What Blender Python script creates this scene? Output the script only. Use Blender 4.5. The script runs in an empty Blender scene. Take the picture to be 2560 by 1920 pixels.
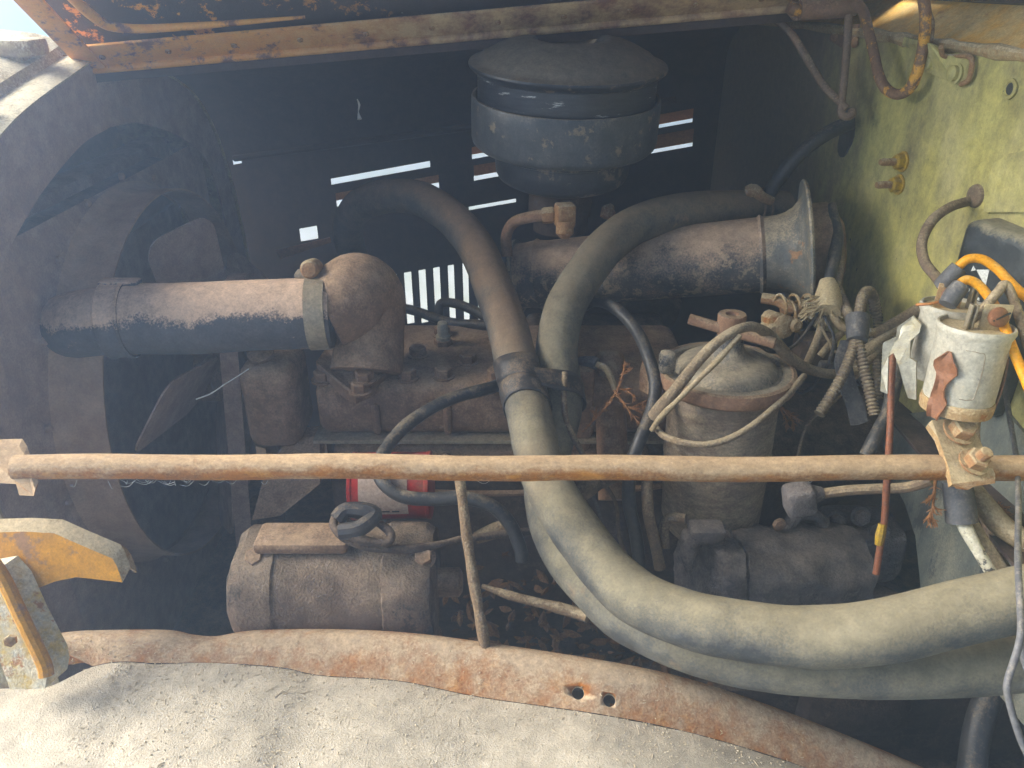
import bpy, bmesh, math, random
from mathutils import Vector, Matrix, noise

random.seed(7)
S = bpy.context.scene
COL = S.collection

# ------------------------------------------------------------------ camera, world, sun, exposure
CAM = Vector((0.0, 0.0, 1.55))
PITCH = math.radians(28.0)
FPX = 1923.0
cd = bpy.data.cameras.new('camera')
cam = bpy.data.objects.new('camera', cd)
COL.objects.link(cam)
cam.location = CAM
cam.rotation_euler = (math.radians(90) - PITCH, 0, 0)
cd.sensor_width = 36.0
cd.lens = 36.0 * FPX / 2560.0
cd.clip_start = 0.02
cd.clip_end = 4000
S.camera = cam

SUN_AZ = math.radians(-81)    # measured from +Y (away from the camera) towards +X
SUN_EL = math.radians(28)
wd = bpy.data.worlds.new('World')
S.world = wd
wd.use_nodes = True
nt = wd.node_tree
bg = nt.nodes['Background']
sky = nt.nodes.new('ShaderNodeTexSky')
sky.sky_type = 'NISHITA'
sky.sun_disc = False
sky.sun_elevation = SUN_EL
sky.sun_rotation = SUN_AZ
sky.dust_density = 5.0
sky.air_density = 0.7
sky.ozone_density = 0.3
nt.links.new(sky.outputs[0], bg.inputs[0])
bg.inputs[1].default_value = 0.05
sd = bpy.data.lights.new('sun', 'SUN')
sd.energy = 5.0
sd.angle = math.radians(55)
sd.color = (1.0, 0.92, 0.78)
sun = bpy.data.objects.new('sun', sd)
COL.objects.link(sun)
sdir = Vector((math.sin(SUN_AZ) * math.cos(SUN_EL), math.cos(SUN_AZ) * math.cos(SUN_EL), math.sin(SUN_EL)))
sun.rotation_euler = (-sdir).to_track_quat('-Z', 'Y').to_euler()
sun.location = sdir * 6
vs = S.view_settings
vs.view_transform = 'Standard'
vs.look = 'None'
vs.exposure = 1.85
vs.gamma = 1.0
vs.use_curve_mapping = False
S.render.engine = 'CYCLES'
S.cycles.use_denoising = True
S.cycles.denoising_prefilter = 'NONE'
S.cycles.max_bounces = 8
S.cycles.volume_bounces = 1

# ------------------------------------------------------------------ geometry helpers
FW_ = Vector((0, math.cos(PITCH), -math.sin(PITCH)))
UP_ = Vector((0, math.sin(PITCH), math.cos(PITCH)))
RT_ = Vector((1, 0, 0))


def W(u, v, t):
    """the point of the place seen at photo pixel (u, v) at forward distance t metres"""
    return CAM + t * (FW_ + RT_ * ((u - 1280.0) / FPX) + UP_ * ((960.0 - v) / FPX))


def ZV(v, Y):
    y = (960.0 - v) / FPX
    t = Y / (FW_.y + UP_.y * y)
    return CAM.z + t * (FW_.z + UP_.z * y)


FWX0, FWY0, FWX1, FWY1 = 0.45, 1.75, 0.60, 0.45      # firewall plane in plan


def FIRE(u, v, off=0.0):
    """photo pixel to a point on the firewall plane (off: metres in front of it)"""
    d = FW_ + RT_ * ((u - 1280.0) / FPX) + UP_ * ((960.0 - v) / FPX)
    k = (FWX1 - FWX0) / (FWY0 - FWY1)
    t = (FWX0 + k * FWY0 - off) / (d.x + k * d.y)
    return CAM + d * t


FNORM = Vector((-(FWY0 - FWY1), -(FWX1 - FWX0), 0)).normalized()


def catmull(pts, sub):
    if len(pts) < 3:
        return [pts[0].lerp(pts[-1], i / sub) for i in range(sub + 1)]
    P = [pts[0] * 2 - pts[1]] + list(pts) + [pts[-1] * 2 - pts[-2]]
    out = []
    for i in range(1, len(P) - 2):
        a, b, c, d = P[i - 1], P[i], P[i + 1], P[i + 2]
        for k in range(sub):
            s = k / sub
            out.append(0.5 * ((2 * b) + (c - a) * s + (2 * a - 5 * b + 4 * c - d) * s * s + (3 * b - a - 3 * c + d) * s ** 3))
    out.append(Vector(pts[-1]))
    return out


def any_perp(d):
    a = Vector((0, 0, 1)) if abs(d.z) < 0.9 else Vector((1, 0, 0))
    return (a - d * a.dot(d)).normalized()


class MB:
    def __init__(self):
        self.v, self.f = [], []

    def ring(self, pts):
        i = len(self.v)
        self.v += [Vector(p) for p in pts]
        return list(range(i, i + len(pts)))

    def bridge(self, a, b, closed=True):
        n = len(a)
        for k in range(n if closed else n - 1):
            j = (k + 1) % n
            self.f.append((a[k], a[j], b[j], b[k]))

    def cap(self, r, flip=False):
        self.f.append(tuple(reversed(r)) if flip else tuple(r))

    def tube(self, pts, r, seg=14, sub=8, caps=True, rib=None, wob=0.0, flat=1.0):
        pts = [Vector(p) for p in pts]
        path = catmull(pts, sub)
        if rib:      # resample evenly so that the ribs are regular
            L = [0]
            for i in range(1, len(path)):
                L.append(L[-1] + (path[i] - path[i - 1]).length)
            n = max(8, int(L[-1] / rib[1] * 4))
            out, j = [], 0
            for i in range(n + 1):
                s = L[-1] * i / n
                while j < len(L) - 2 and L[j + 1] < s:
                    j += 1
                k = (s - L[j]) / max(1e-9, L[j + 1] - L[j])
                out.append(path[j].lerp(path[j + 1], min(1, k)))
            path = out
        n = len(path)
        rs = []
        for i in range(n):
            s = i / (n - 1)
            if isinstance(r, (list, tuple)):
                x = s * (len(r) - 1)
                k = min(int(x), len(r) - 2)
                rr = r[k] + (r[k + 1] - r[k]) * (x - k)
            else:
                rr = r
            if rib:
                rr *= 1 + rib[0] * (1 if i % 4 in (0, 1) else -1)
            if wob:
                rr *= 1 + wob * noise.noise(path[i] * 35)
            rs.append(rr)
        t0 = (path[1] - path[0]).normalized()
        nrm = any_perp(t0)
        rings = []
        for i in range(n):
            tg = (path[min(i + 1, n - 1)] - path[max(i - 1, 0)]).normalized()
            nrm = (nrm - tg * nrm.dot(tg)).normalized()
            bn = tg.cross(nrm)
            rings.append(self.ring([path[i] + (nrm * math.cos(a) + bn * math.sin(a) * flat) * rs[i]
                                    for a in [2 * math.pi * k / seg for k in range(seg)]]))
        for a, b in zip(rings, rings[1:]):
            self.bridge(a, b)
        if caps:
            self.cap(rings[0], True)
            self.cap(rings[-1])
        return self

    def lathe(self, base, axis, prof, seg=32, caps=True):
        base, axis = Vector(base), Vector(axis).normalized()
        e1 = any_perp(axis)
        e2 = axis.cross(e1)
        rings = []
        for r, h in prof:
            rings.append(self.ring([base + axis * h + (e1 * math.cos(a) + e2 * math.sin(a)) * max(r, 1e-5)
                                    for a in [2 * math.pi * k / seg for k in range(seg)]]))
        for a, b in zip(rings, rings[1:]):
            self.bridge(a, b)
        if caps:
            self.cap(rings[0], True)
            self.cap(rings[-1])
        return self

    def box(self, c, size, ax=None, bevel=0.0, seg=2):
        c = Vector(c)
        bm = bmesh.new()
        bmesh.ops.create_cube(bm, size=1.0)
        for vv in bm.verts:
            vv.co = Vector((vv.co.x * size[0], vv.co.y * size[1], vv.co.z * size[2]))
        if bevel:
            bmesh.ops.bevel(bm, geom=list(bm.edges), offset=bevel, segments=seg, affect='EDGES', profile=0.5)
        if ax is None:
            ax = (Vector((1, 0, 0)), Vector((0, 1, 0)), Vector((0, 0, 1)))
        i = len(self.v)
        bm.verts.index_update()
        for vv in bm.verts:
            self.v.append(c + ax[0] * vv.co.x + ax[1] * vv.co.y + ax[2] * vv.co.z)
        for ff in bm.faces:
            self.f.append(tuple(i + q.index for q in ff.verts))
        bm.free()
        return self

    def slab(self, poly, ext):
        """flat polygon (3D points) given thickness by vector ext"""
        ext = Vector(ext)
        a = self.ring(poly)
        b = self.ring([Vector(p) + ext for p in poly])
        self.cap(a, True)
        self.cap(b)
        self.bridge(a, b)
        return self

    def sheet(self, grid, th):
        """grid of points (rows of equal length) with thickness th along the face normal"""
        R, C = len(grid), len(grid[0])
        nr = []
        for i in range(R):
            row = []
            for j in range(C):
                du = Vector(grid[i][min(j + 1, C - 1)]) - Vector(grid[i][max(j - 1, 0)])
                dv = Vector(grid[min(i + 1, R - 1)][j]) - Vector(grid[max(i - 1, 0)][j])
                row.append(du.cross(dv).normalized())
            nr.append(row)
        top = [self.ring(row) for row in grid]
        bot = [self.ring([Vector(grid[i][j]) - nr[i][j] * th for j in range(C)]) for i in range(R)]
        for i in range(R - 1):
            for j in range(C - 1):
                self.f.append((top[i][j], top[i][j + 1], top[i + 1][j + 1], top[i + 1][j]))
                self.f.append((bot[i][j], bot[i + 1][j], bot[i + 1][j + 1], bot[i][j + 1]))
        for i in range(R - 1):
            self.f.append((top[i][0], top[i + 1][0], bot[i + 1][0], bot[i][0]))
            self.f.append((top[i][C - 1], bot[i][C - 1], bot[i + 1][C - 1], top[i + 1][C - 1]))
        for j in range(C - 1):
            self.f.append((top[0][j], bot[0][j], bot[0][j + 1], top[0][j + 1]))
            self.f.append((top[R - 1][j], top[R - 1][j + 1], bot[R - 1][j + 1], bot[R - 1][j]))
        return self

    def roughen(self, amp, freq):
        for p in self.v:
            p += Vector((noise.noise(p * freq), noise.noise(p * freq + Vector((9, 3, 1))), noise.noise(p * freq + Vector((4, 7, 8))))) * amp
        return self

    def hexbolt(self, c, axis, r, h, washer=True, stud=0.0):
        axis = Vector(axis).normalized()
        c = Vector(c)
        z = 0.0
        if washer:
            self.lathe(c, axis, [(r * 1.3, 0), (r * 1.3, r * 0.2)], 16)
            z = r * 0.2
        self.lathe(c, axis, [(r, z), (r, z + h * 0.85), (r * 0.86, z + h)], 6)
        if stud:
            self.lathe(c, axis, [(r * 0.55, z + h * 0.9), (r * 0.55, z + h + stud * 0.9), (r * 0.45, z + h + stud)], 12)
        return self

    def build(self, name, mat, parent=None, smooth=35):
        me = bpy.data.meshes.new(name)
        me.from_pydata([tuple(p) for p in self.v], [], self.f)
        bm = bmesh.new()
        bm.from_mesh(me)
        bmesh.ops.recalc_face_normals(bm, faces=bm.faces)
        bm.to_mesh(me)
        bm.free()
        me.materials.append(mat)
        o = bpy.data.objects.new(name, me)
        COL.objects.link(o)
        if smooth:
            me.polygons.foreach_set('use_smooth', [True] * len(me.polygons))
            me.set_sharp_from_angle(angle=math.radians(smooth))
        if parent is not None:
            o.parent = parent
        return o


ROOTS = []


def thing(name, label, cat, group=None):
    e = bpy.data.objects.new(name, None)
    e.empty_display_size = 0.05
    COL.objects.link(e)
    tag(e, label, cat, group)
    ROOTS.append(e)
    return e


def tag(o, label, cat, group=None):
    o['label'] = label
    o['category'] = cat
    if group:
        o['group'] = group
    return o


def struct(o):
    o['kind'] = 'structure'
    return o


# ------------------------------------------------------------------ materials
def new_mat(name):
    m = bpy.data.materials.new(name)
    m.use_nodes = True
    n = m.node_tree
    return m, n, n.nodes['Principled BSDF']


def N(n, typ, **kw):
    x = n.nodes.new(typ)
    for k, v in kw.items():
        setattr(x, k, v)
    return x


def c4(c):
    return (c[0], c[1], c[2], 1.0)


def ramp(n, fac, stops):
    r = N(n, 'ShaderNodeValToRGB')
    el = r.color_ramp.elements
    while len(el) < len(stops):
        el.new(0.5)
    for e, (p, c) in zip(el, stops):
        e.position = p
        e.color = c4(c) if isinstance(c, (tuple, list)) else (c, c, c, 1)
    n.links.new(fac, r.inputs[0])
    return r.outputs[0]


def nz(n, co, scale, detail=6, rough=0.6, dist=0.0):
    x = N(n, 'ShaderNodeTexNoise')
    x.inputs['Scale'].default_value = scale
    x.inputs['Detail'].default_value = detail
    x.inputs['Roughness'].default_value = rough
    x.inputs['Distortion'].default_value = dist
    n.links.new(co, x.inputs['Vector'])
    return x.outputs['Fac']


def mth(n, op, a, b=None, clamp=False):
    x = N(n, 'ShaderNodeMath', operation=op)
    x.use_clamp = clamp
    for i, q in enumerate((a, b)):
        if q is None:
            continue
        if isinstance(q, (int, float)):
            x.inputs[i].default_value = q
        else:
            n.links.new(q, x.inputs[i])
    return x.outputs[0]


def mixc(n, fac, a, b):
    x = N(n, 'ShaderNodeMix', data_type='RGBA')
    if isinstance(fac, (int, float)):
        x.inputs[0].default_value = fac
    else:
        n.links.new(fac, x.inputs[0])
    for i, q in ((6, a), (7, b)):
        if isinstance(q, (tuple, list)):
            x.inputs[i].default_value = c4(q)
        else:
            n.links.new(q, x.inputs[i])
    return x.outputs[2]


def grime(name, base, base2=None, dust=(0.33, 0.275, 0.20), top=0.8, cover=0.3, scale=14.0, rough=0.55, metal=0.0,
          spots=None, spot_amt=0.0, spot_scale=40.0, bump=0.25, grain=380.0, edge=0.18, stretch=None, spec=0.4, deep=None, speck=1.0):
    """worn surface: base paint, patches of a second tone, small spots, settled dust on what faces up"""
    m, n, b = new_mat(name)
    tc = N(n, 'ShaderNodeTexCoord')
    co = tc.outputs['Object']
    cs = co
    if stretch:
        mp = N(n, 'ShaderNodeMapping')
        mp.inputs['Scale'].default_value = stretch
        n.links.new(co, mp.inputs[0])
        cs = mp.outputs[0]
    n1 = nz(n, cs, scale, 8, 0.65)
    n2 = nz(n, cs, scale * 3.7, 6, 0.6)
    n3 = nz(n, co, grain, 3, 0.6)
    col = base
    if base2:
        col = mixc(n, ramp(n, n2, [(0.38, 0.0), (0.62, 1.0)]), base, base2)
    if spots:
        ns = nz(n, cs, spot_scale, 8, 0.72)
        f = ramp(n, ns, [(0.62 - spot_amt * 0.3, 0.0), (0.66 - spot_amt * 0.3, 1.0)])
        col = mixc(n, f, col, spots)
    geo = N(n, 'ShaderNodeNewGeometry')
    sp = N(n, 'ShaderNodeSeparateXYZ')
    n.links.new(geo.outputs['Normal'], sp.inputs[0])
    up = ramp(n, sp.outputs[2], [(0.0, 0.0), (0.85, 1.0)])
    # dust where (upward facing) + (patches) passes a threshold
    s = mth(n, 'ADD', mth(n, 'MULTIPLY', up, top), mth(n, 'MULTIPLY', mth(n, 'SUBTRACT', n1, 0.5), 1.5))
    s = mth(n, 'ADD', s, mth(n, 'MULTIPLY', mth(n, 'SUBTRACT', n3, 0.5), 0.7))
    s = mth(n, 'ADD', s, mth(n, 'MULTIPLY', mth(n, 'SUBTRACT', n2, 0.5), 0.7))
    s = mth(n, 'ADD', s, cover)
    df = ramp(n, s, [(0.5 - edge, 0.0), (0.5 + edge, 1.0)])
    df = mth(n, 'MULTIPLY', df, 0.93)
    dcol = mixc(n, ramp(n, n2, [(0.3, 0.0), (0.7, 1.0)]), [x * 0.8 for x in dust], [min(1, x * 1.12) for x in dust])
    if deep:      # brown dirt towards the far side, darkened for the bay's shade there
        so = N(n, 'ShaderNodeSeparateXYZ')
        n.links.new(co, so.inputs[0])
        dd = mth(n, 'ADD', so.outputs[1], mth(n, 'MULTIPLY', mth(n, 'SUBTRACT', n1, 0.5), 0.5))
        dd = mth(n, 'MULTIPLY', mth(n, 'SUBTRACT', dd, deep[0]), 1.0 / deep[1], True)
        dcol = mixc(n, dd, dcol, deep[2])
    fin = mixc(n, df, col, dcol)
    n4 = nz(n, cs, scale * 9, 6, 0.7)
    n5 = ramp(n, nz(n, co, grain * 0.55, 4, 0.75), [(0.28, 0.65), (0.38, 1.0), (0.62, 1.0), (0.74, 1.4)])
    sv = mth(n, 'ADD', mth(n, 'ADD', mth(n, 'MULTIPLY', n3, 0.8), mth(n, 'MULTIPLY', n4, 1.2)), 0.05)
    sv = mth(n, 'MULTIPLY', sv, n5)
    sv = mth(n, 'ADD', mth(n, 'MULTIPLY', sv, speck), 1.0 - speck)
    hs = N(n, 'ShaderNodeHueSaturation')
    n.links.new(sv, hs.inputs['Value'])
    hs.inputs['Saturation'].default_value = 1.12
    n.links.new(fin, hs.inputs['Color'])
    n.links.new(hs.outputs[0], b.inputs['Base Color'])
    rr = N(n, 'ShaderNodeMapRange')
    n.links.new(df, rr.inputs[0])
    rr.inputs[3].default_value = rough
    rr.inputs[4].default_value = 0.95
    n.links.new(rr.outputs[0], b.inputs['Roughness'])
    b.inputs['Metallic'].default_value = metal
    b.inputs['Specular IOR Level'].default_value = spec
    bp = N(n, 'ShaderNodeBump')
    bp.inputs['Strength'].default_value = bump
    bp.inputs['Distance'].default_value = 0.004
    h = mth(n, 'ADD', mth(n, 'MULTIPLY', n3, 0.35), mth(n, 'ADD', mth(n, 'MULTIPLY', n2, 0.5), mth(n, 'MULTIPLY', df, 0.3)))
    n.links.new(h, bp.inputs['Height'])
    n.links.new(bp.outputs[0], b.inputs['Normal'])
    return m


DUST = (0.36, 0.31, 0.22)
BROWN = (0.17, 0.115, 0.08)
M = {}
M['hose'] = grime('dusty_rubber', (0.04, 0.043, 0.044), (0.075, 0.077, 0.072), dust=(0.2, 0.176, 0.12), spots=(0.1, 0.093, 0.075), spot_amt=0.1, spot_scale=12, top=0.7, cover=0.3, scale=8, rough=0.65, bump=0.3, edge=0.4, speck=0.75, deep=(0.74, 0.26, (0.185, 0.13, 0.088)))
M['hose_clean'] = grime('worn_rubber', (0.05, 0.052, 0.05), (0.1, 0.1, 0.09), dust=(0.185, 0.165, 0.115), spots=(0.19, 0.14, 0.095), spot_amt=0.1, spot_scale=14, top=0.55, cover=0.36, scale=9, rough=0.6, bump=0.2, edge=0.3, speck=0.75, deep=(0.9, 0.3, (0.2, 0.15, 0.1)))
M['tape'] = grime('cloth_tape', (0.025, 0.024, 0.026), (0.045, 0.042, 0.04), dust=(0.2, 0.155, 0.11), top=0.4, cover=0.0, scale=18, rough=0.5, bump=0.2)
M['duct'] = grime('black_paint_duct', (0.06, 0.062, 0.062), (0.1, 0.097, 0.092), dust=(0.42, 0.31, 0.22), spots=(0.27, 0.225, 0.165), spot_amt=0.3, spot_scale=45, top=0.55, cover=0.3, scale=8, rough=0.45, bump=0.3, edge=0.2)
M['flange'] = grime('rusty_flange', (0.12, 0.125, 0.115), (0.2, 0.185, 0.15), dust=(0.46, 0.38, 0.26), spots=(0.33, 0.19, 0.1), spot_amt=0.12, spot_scale=18, top=0.35, cover=0.25, scale=12, rough=0.5, bump=0.3)
M['rod'] = grime('rusty_rod', (0.33, 0.14, 0.045), (0.25, 0.115, 0.045), dust=(0.4, 0.3, 0.195), spots=(0.4, 0.19, 0.06), spot_amt=0.2, top=0.8, cover=0.32, scale=22, rough=0.75, bump=0.35, edge=0.3, stretch=(0.5, 1, 1))
M['rail'] = grime('rusty_rail', (0.36, 0.15, 0.055), (0.27, 0.12, 0.05), dust=(0.46, 0.36, 0.25), spots=(0.42, 0.2, 0.07), spot_amt=0.25, top=1.3, cover=-0.5, scale=16, rough=0.8, bump=0.35, edge=0.3)
M['engine'] = grime('caked_engine', (0.15, 0.092, 0.06), (0.2, 0.128, 0.085), dust=(0.36, 0.26, 0.175), top=0.6, cover=0.12, scale=14, rough=0.85, bump=0.5, edge=0.35)
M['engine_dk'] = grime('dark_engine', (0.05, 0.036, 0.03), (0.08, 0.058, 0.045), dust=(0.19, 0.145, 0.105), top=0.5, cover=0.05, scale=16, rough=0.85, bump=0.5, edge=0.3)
M['rad_pipe'] = grime('dusty_radiator_pipe', (0.06, 0.065, 0.075), (0.085, 0.085, 0.09), dust=(0.58, 0.43, 0.32), top=1.15, cover=0.14, scale=12, rough=0.7, bump=0.3, edge=0.12)
M['galv'] = grime('dull_steel_band', (0.3, 0.26, 0.19), (0.22, 0.19, 0.14), dust=(0.3, 0.24, 0.17), top=0.4, cover=0.0, scale=20, rough=0.45, metal=0.3, bump=0.2)
M['aircl'] = grime('black_enamel', (0.02, 0.024, 0.029), (0.032, 0.036, 0.042), dust=(0.155, 0.135, 0.105), spots=(0.16, 0.13, 0.095), spot_amt=0.22, spot_scale=24, top=1.05, cover=-0.08, scale=13, rough=0.38, bump=0.25, edge=0.2)
M['aircl_ring'] = grime('worn_grey_enamel', (0.05, 0.057, 0.062), (0.075, 0.08, 0.083), dust=(0.2, 0.175, 0.135), spots=(0.2, 0.17, 0.125), spot_amt=0.14, spot_scale=38, top=0.8, cover=0.04, scale=13, rough=0.4, bump=0.25, edge=0.22)
M['aircl_scr'] = grime('scratched_enamel', (0.02, 0.023, 0.028), (0.035, 0.038, 0.042), dust=(0.155, 0.13, 0.1), spots=(0.42, 0.45, 0.45), spot_amt=0.06, spot_scale=20, top=0.6, cover=-0.1, scale=14, rough=0.3, bump=0.25, stretch=(0.6, 0.6, 5))
M['fender'] = grime('dust_covered_fender', (0.42, 0.37, 0.29), (0.46, 0.41, 0.33), dust=(0.48, 0.43, 0.345), spots=(0.28, 0.22, 0.15), spot_amt=-0.1, spot_scale=200, top=0.5, cover=0.45, scale=6, rough=0.95, bump=0.9, grain=560, edge=0.3, speck=0.95)
M['green'] = None
M['toe'] = grime('grey_green_toe_board', (0.075, 0.085, 0.08), (0.14, 0.15, 0.13), dust=(0.27, 0.25, 0.18), spots=(0.03, 0.033, 0.035), spot_amt=0.25, spot_scale=9, top=0.2, cover=0.22, scale=8, rough=0.7, bump=0.2, edge=0.3, stretch=(1, 1, 0.35))
M['bolt'] = grime('rusty_bolt', (0.24, 0.13, 0.07), (0.3, 0.19, 0.1), dust=(0.38, 0.31, 0.2), top=0.5, cover=0.2, scale=40, rough=0.8, bump=0.4)
M['brass'] = grime('yellow_nut', (0.4, 0.27, 0.05), (0.3, 0.2, 0.06), dust=(0.35, 0.29, 0.14), top=0.3, cover=0.05, scale=50, rough=0.5, bump=0.2)
M['bracket'] = grime('tan_bracket', (0.36, 0.25, 0.13), (0.3, 0.2, 0.11), dust=(0.46, 0.38, 0.25), spots=(0.3, 0.13, 0.05), spot_amt=0.15, spot_scale=25, top=0.5, cover=0.28, scale=22, rough=0.8, bump=0.4)
M['can'] = grime('white_can', (0.42, 0.4, 0.33), (0.37, 0.345, 0.28), dust=(0.36, 0.32, 0.22), spots=(0.4, 0.33, 0.22), spot_amt=-0.06, spot_scale=50, top=0.25, cover=0.12, scale=18, rough=0.5, bump=0.1)
M['can_top'] = grime('can_top', (0.42, 0.35, 0.22), (0.36, 0.29, 0.18), dust=(0.48, 0.41, 0.28), spots=(0.3, 0.12, 0.06), spot_amt=0.15, spot_scale=40, top=0.3, cover=0.2, scale=40, rough=0.7, bump=0.3)
M['strap'] = grime('brown_strap', (0.17, 0.08, 0.045), (0.22, 0.11, 0.065), dust=(0.38, 0.29, 0.19), top=0.2, cover=0.0, scale=30, rough=0.5, bump=0.3)
M['tin'] = grime('tin_sheet', (0.35, 0.34, 0.28), (0.28, 0.265, 0.21), dust=(0.35, 0.31, 0.2), top=0.4, cover=0.05, scale=20, rough=0.4, metal=0.2, bump=0.2)
M['blackbox'] = grime('black_box_enamel', (0.022, 0.026, 0.03), (0.04, 0.045, 0.05), dust=(0.23, 0.21, 0.15), spots=(0.35, 0.36, 0.33), spot_amt=-0.08, spot_scale=60, top=0.85, cover=-0.08, scale=18, rough=0.35, bump=0.3, edge=0.25)
M['wire_tan'] = grime('tan_cloth_wire', (0.3, 0.24, 0.15), (0.22, 0.17, 0.11), dust=(0.38, 0.32, 0.22), top=0.5, cover=0.2, scale=50, rough=0.9, bump=0.4)
M['wire_brown'] = grime('brown_wire', (0.17, 0.12, 0.08), (0.12, 0.09, 0.065), dust=(0.28, 0.225, 0.15), top=0.5, cover=0.1, scale=40, rough=0.85, bump=0.3)
M['cloth_cable'] = grime('dusty_cloth_cable', (0.22, 0.17, 0.115), (0.15, 0.115, 0.08), dust=(0.34, 0.28, 0.19), top=0.6, cover=0.15, scale=45, rough=0.95, bump=0.8)
M['wire_black'] = grime('black_wire', (0.025, 0.026, 0.028), (0.04, 0.04, 0.04), dust=(0.17, 0.14, 0.1), top=0.5, cover=-0.05, scale=30, rough=0.45, bump=0.2)
M['wire_yellow'] = grime('yellow_wire', (0.66, 0.3, 0.04), (0.6, 0.29, 0.05), dust=(0.55, 0.36, 0.15), top=0.4, cover=0.0, scale=40, rough=0.5, bump=0.1)
M['wire_red'] = grime('red_brown_wire', (0.2, 0.08, 0.045), (0.14, 0.065, 0.042), dust=(0.27, 0.17, 0.11), top=0.4, cover=0.05, scale=60, rough=0.6, bump=0.2)
M['sleeve'] = grime('grey_sleeve', (0.07, 0.07, 0.075), (0.1, 0.1, 0.1), dust=(0.22, 0.2, 0.17), top=0.4, cover=0.0, scale=40, rough=0.6, bump=0.2)
M['copper'] = grime('copper_strand', (0.4, 0.19, 0.08), (0.33, 0.15, 0.07), dust=(0.42, 0.28, 0.15), top=0.3, cover=0.0, scale=60, rough=0.5, metal=0.3, bump=0.2)
M['conduit'] = grime('armoured_conduit', (0.17, 0.13, 0.09), (0.12, 0.095, 0.07), dust=(0.33, 0.28, 0.19), top=0.5, cover=0.12, scale=50, rough=0.7, bump=0.2)
M['twine'] = grime('frayed_cloth', (0.5, 0.41, 0.26), (0.42, 0.34, 0.21), dust=(0.52, 0.45, 0.3), top=0.3, cover=0.1, scale=60, rough=0.95, bump=0.3)
M['lid'] = grime('canister_lid', (0.035, 0.036, 0.038), (0.07, 0.065, 0.06), dust=(0.31, 0.27, 0.2), spots=(0.2, 0.13, 0.085), spot_amt=0.1, spot_scale=20, top=0.5, cover=0.24, scale=13, rough=0.2, bump=0.4, edge=0.2)
M['canister'] = grime('canister_body', (0.17, 0.13, 0.1), (0.22, 0.175, 0.13), dust=(0.33, 0.28, 0.2), top=0.5, cover=0.28, scale=14, rough=0.9, bump=0.7, edge=0.3, stretch=(1, 1, 2.4))
M['rustbrown'] = grime('rust_brown', (0.18, 0.108, 0.07), (0.23, 0.145, 0.095), dust=(0.3, 0.23, 0.155), top=0.5, cover=0.1, scale=20, rough=0.85, bump=0.4)
M['radiator'] = grime('radiator_paint', (0.27, 0.19, 0.155), (0.32, 0.23, 0.19), dust=(0.42, 0.33, 0.27), top=0.4, cover=0.25, scale=6, rough=0.85, bump=0.15, edge=0.4)
M['rim'] = grime('dusty_shroud_rim', (0.36, 0.24, 0.17), (0.42, 0.29, 0.21), dust=(0.5, 0.39, 0.29), top=0.4, cover=0.25, scale=6, rough=0.85, bump=0.15, edge=0.4, speck=0.6)
M['radiator_dk'] = grime('radiator_dark', (0.1, 0.085, 0.08), (0.13, 0.11, 0.1), dust=(0.24, 0.2, 0.17), top=0.4, cover=0.05, scale=7, rough=0.85, bump=0.2, edge=0.4)
M['shell'] = grime('weathered_shell', (0.4, 0.33, 0.2), (0.3, 0.22, 0.14), dust=(0.62, 0.58, 0.45), spots=(0.25, 0.17, 0.1), spot_amt=0.1, spot_scale=26, top=0.5, cover=0.2, scale=14, rough=0.9, bump=0.5)
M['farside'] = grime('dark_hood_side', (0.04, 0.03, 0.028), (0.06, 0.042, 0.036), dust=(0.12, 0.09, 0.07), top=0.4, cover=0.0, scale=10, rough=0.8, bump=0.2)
M['louver'] = grime('rusty_louver', (0.33, 0.17, 0.08), (0.24, 0.12, 0.06), dust=(0.3, 0.2, 0.12), top=0.4, cover=0.0, scale=30, rough=0.7, bump=0.2)
M['orangepost'] = grime('yellow_orange_paint', (0.5, 0.25, 0.05), (0.45, 0.23, 0.055), dust=(0.44, 0.31, 0.19), spots=(0.3, 0.17, 0.09), spot_amt=0.2, spot_scale=22, top=0.2, cover=0.02, scale=14, rough=0.55, bump=0.3)
M['post'] = grime('yellow_grey_post', (0.5, 0.36, 0.13), (0.42, 0.4, 0.32), dust=(0.58, 0.53, 0.4), spots=(0.33, 0.17, 0.08), spot_amt=0.1, spot_scale=25, top=0.3, cover=0.2, scale=16, rough=0.7, bump=0.4)
M['wood'] = grime('twig_bark', (0.2, 0.14, 0.085), (0.13, 0.09, 0.06), dust=(0.33, 0.27, 0.18), top=0.4, cover=0.15, scale=60, rough=0.9, bump=0.6)
M['leaf'] = grime('dry_leaf', (0.2, 0.105, 0.05), (0.12, 0.065, 0.035), dust=(0.27, 0.17, 0.09), top=0.3, cover=0.1, scale=40, rough=0.8, bump=0.2)
M['sprig'] = grime('dry_sprig', (0.26, 0.13, 0.06), (0.2, 0.1, 0.05), dust=(0.33, 0.21, 0.11), top=0.3, cover=0.0, scale=60, rough=0.8, bump=0.2)
M['red'] = grime('red_tin', (0.3, 0.03, 0.025), (0.24, 0.028, 0.024), dust=(0.2, 0.1, 0.07), top=0.3, cover=0.1, scale=16, rough=0.45, bump=0.15)
M['label'] = grime('paper_label', (0.34, 0.27, 0.22), (0.3, 0.23, 0.18), dust=(0.26, 0.2, 0.15), top=0.2, cover=0.0, scale=30, rough=0.8, bump=0.05)
M['print'] = grime('black_print', (0.02, 0.02, 0.02), None, dust=(0.05, 0.05, 0.05), top=0.0, cover=-0.5, rough=0.7, bump=0.0)
M['whiteprint'] = grime('white_print', (0.6, 0.62, 0.58), None, dust=(0.4, 0.38, 0.3), top=0.0, cover=-0.1, scale=60, rough=0.6, bump=0.0)
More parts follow.
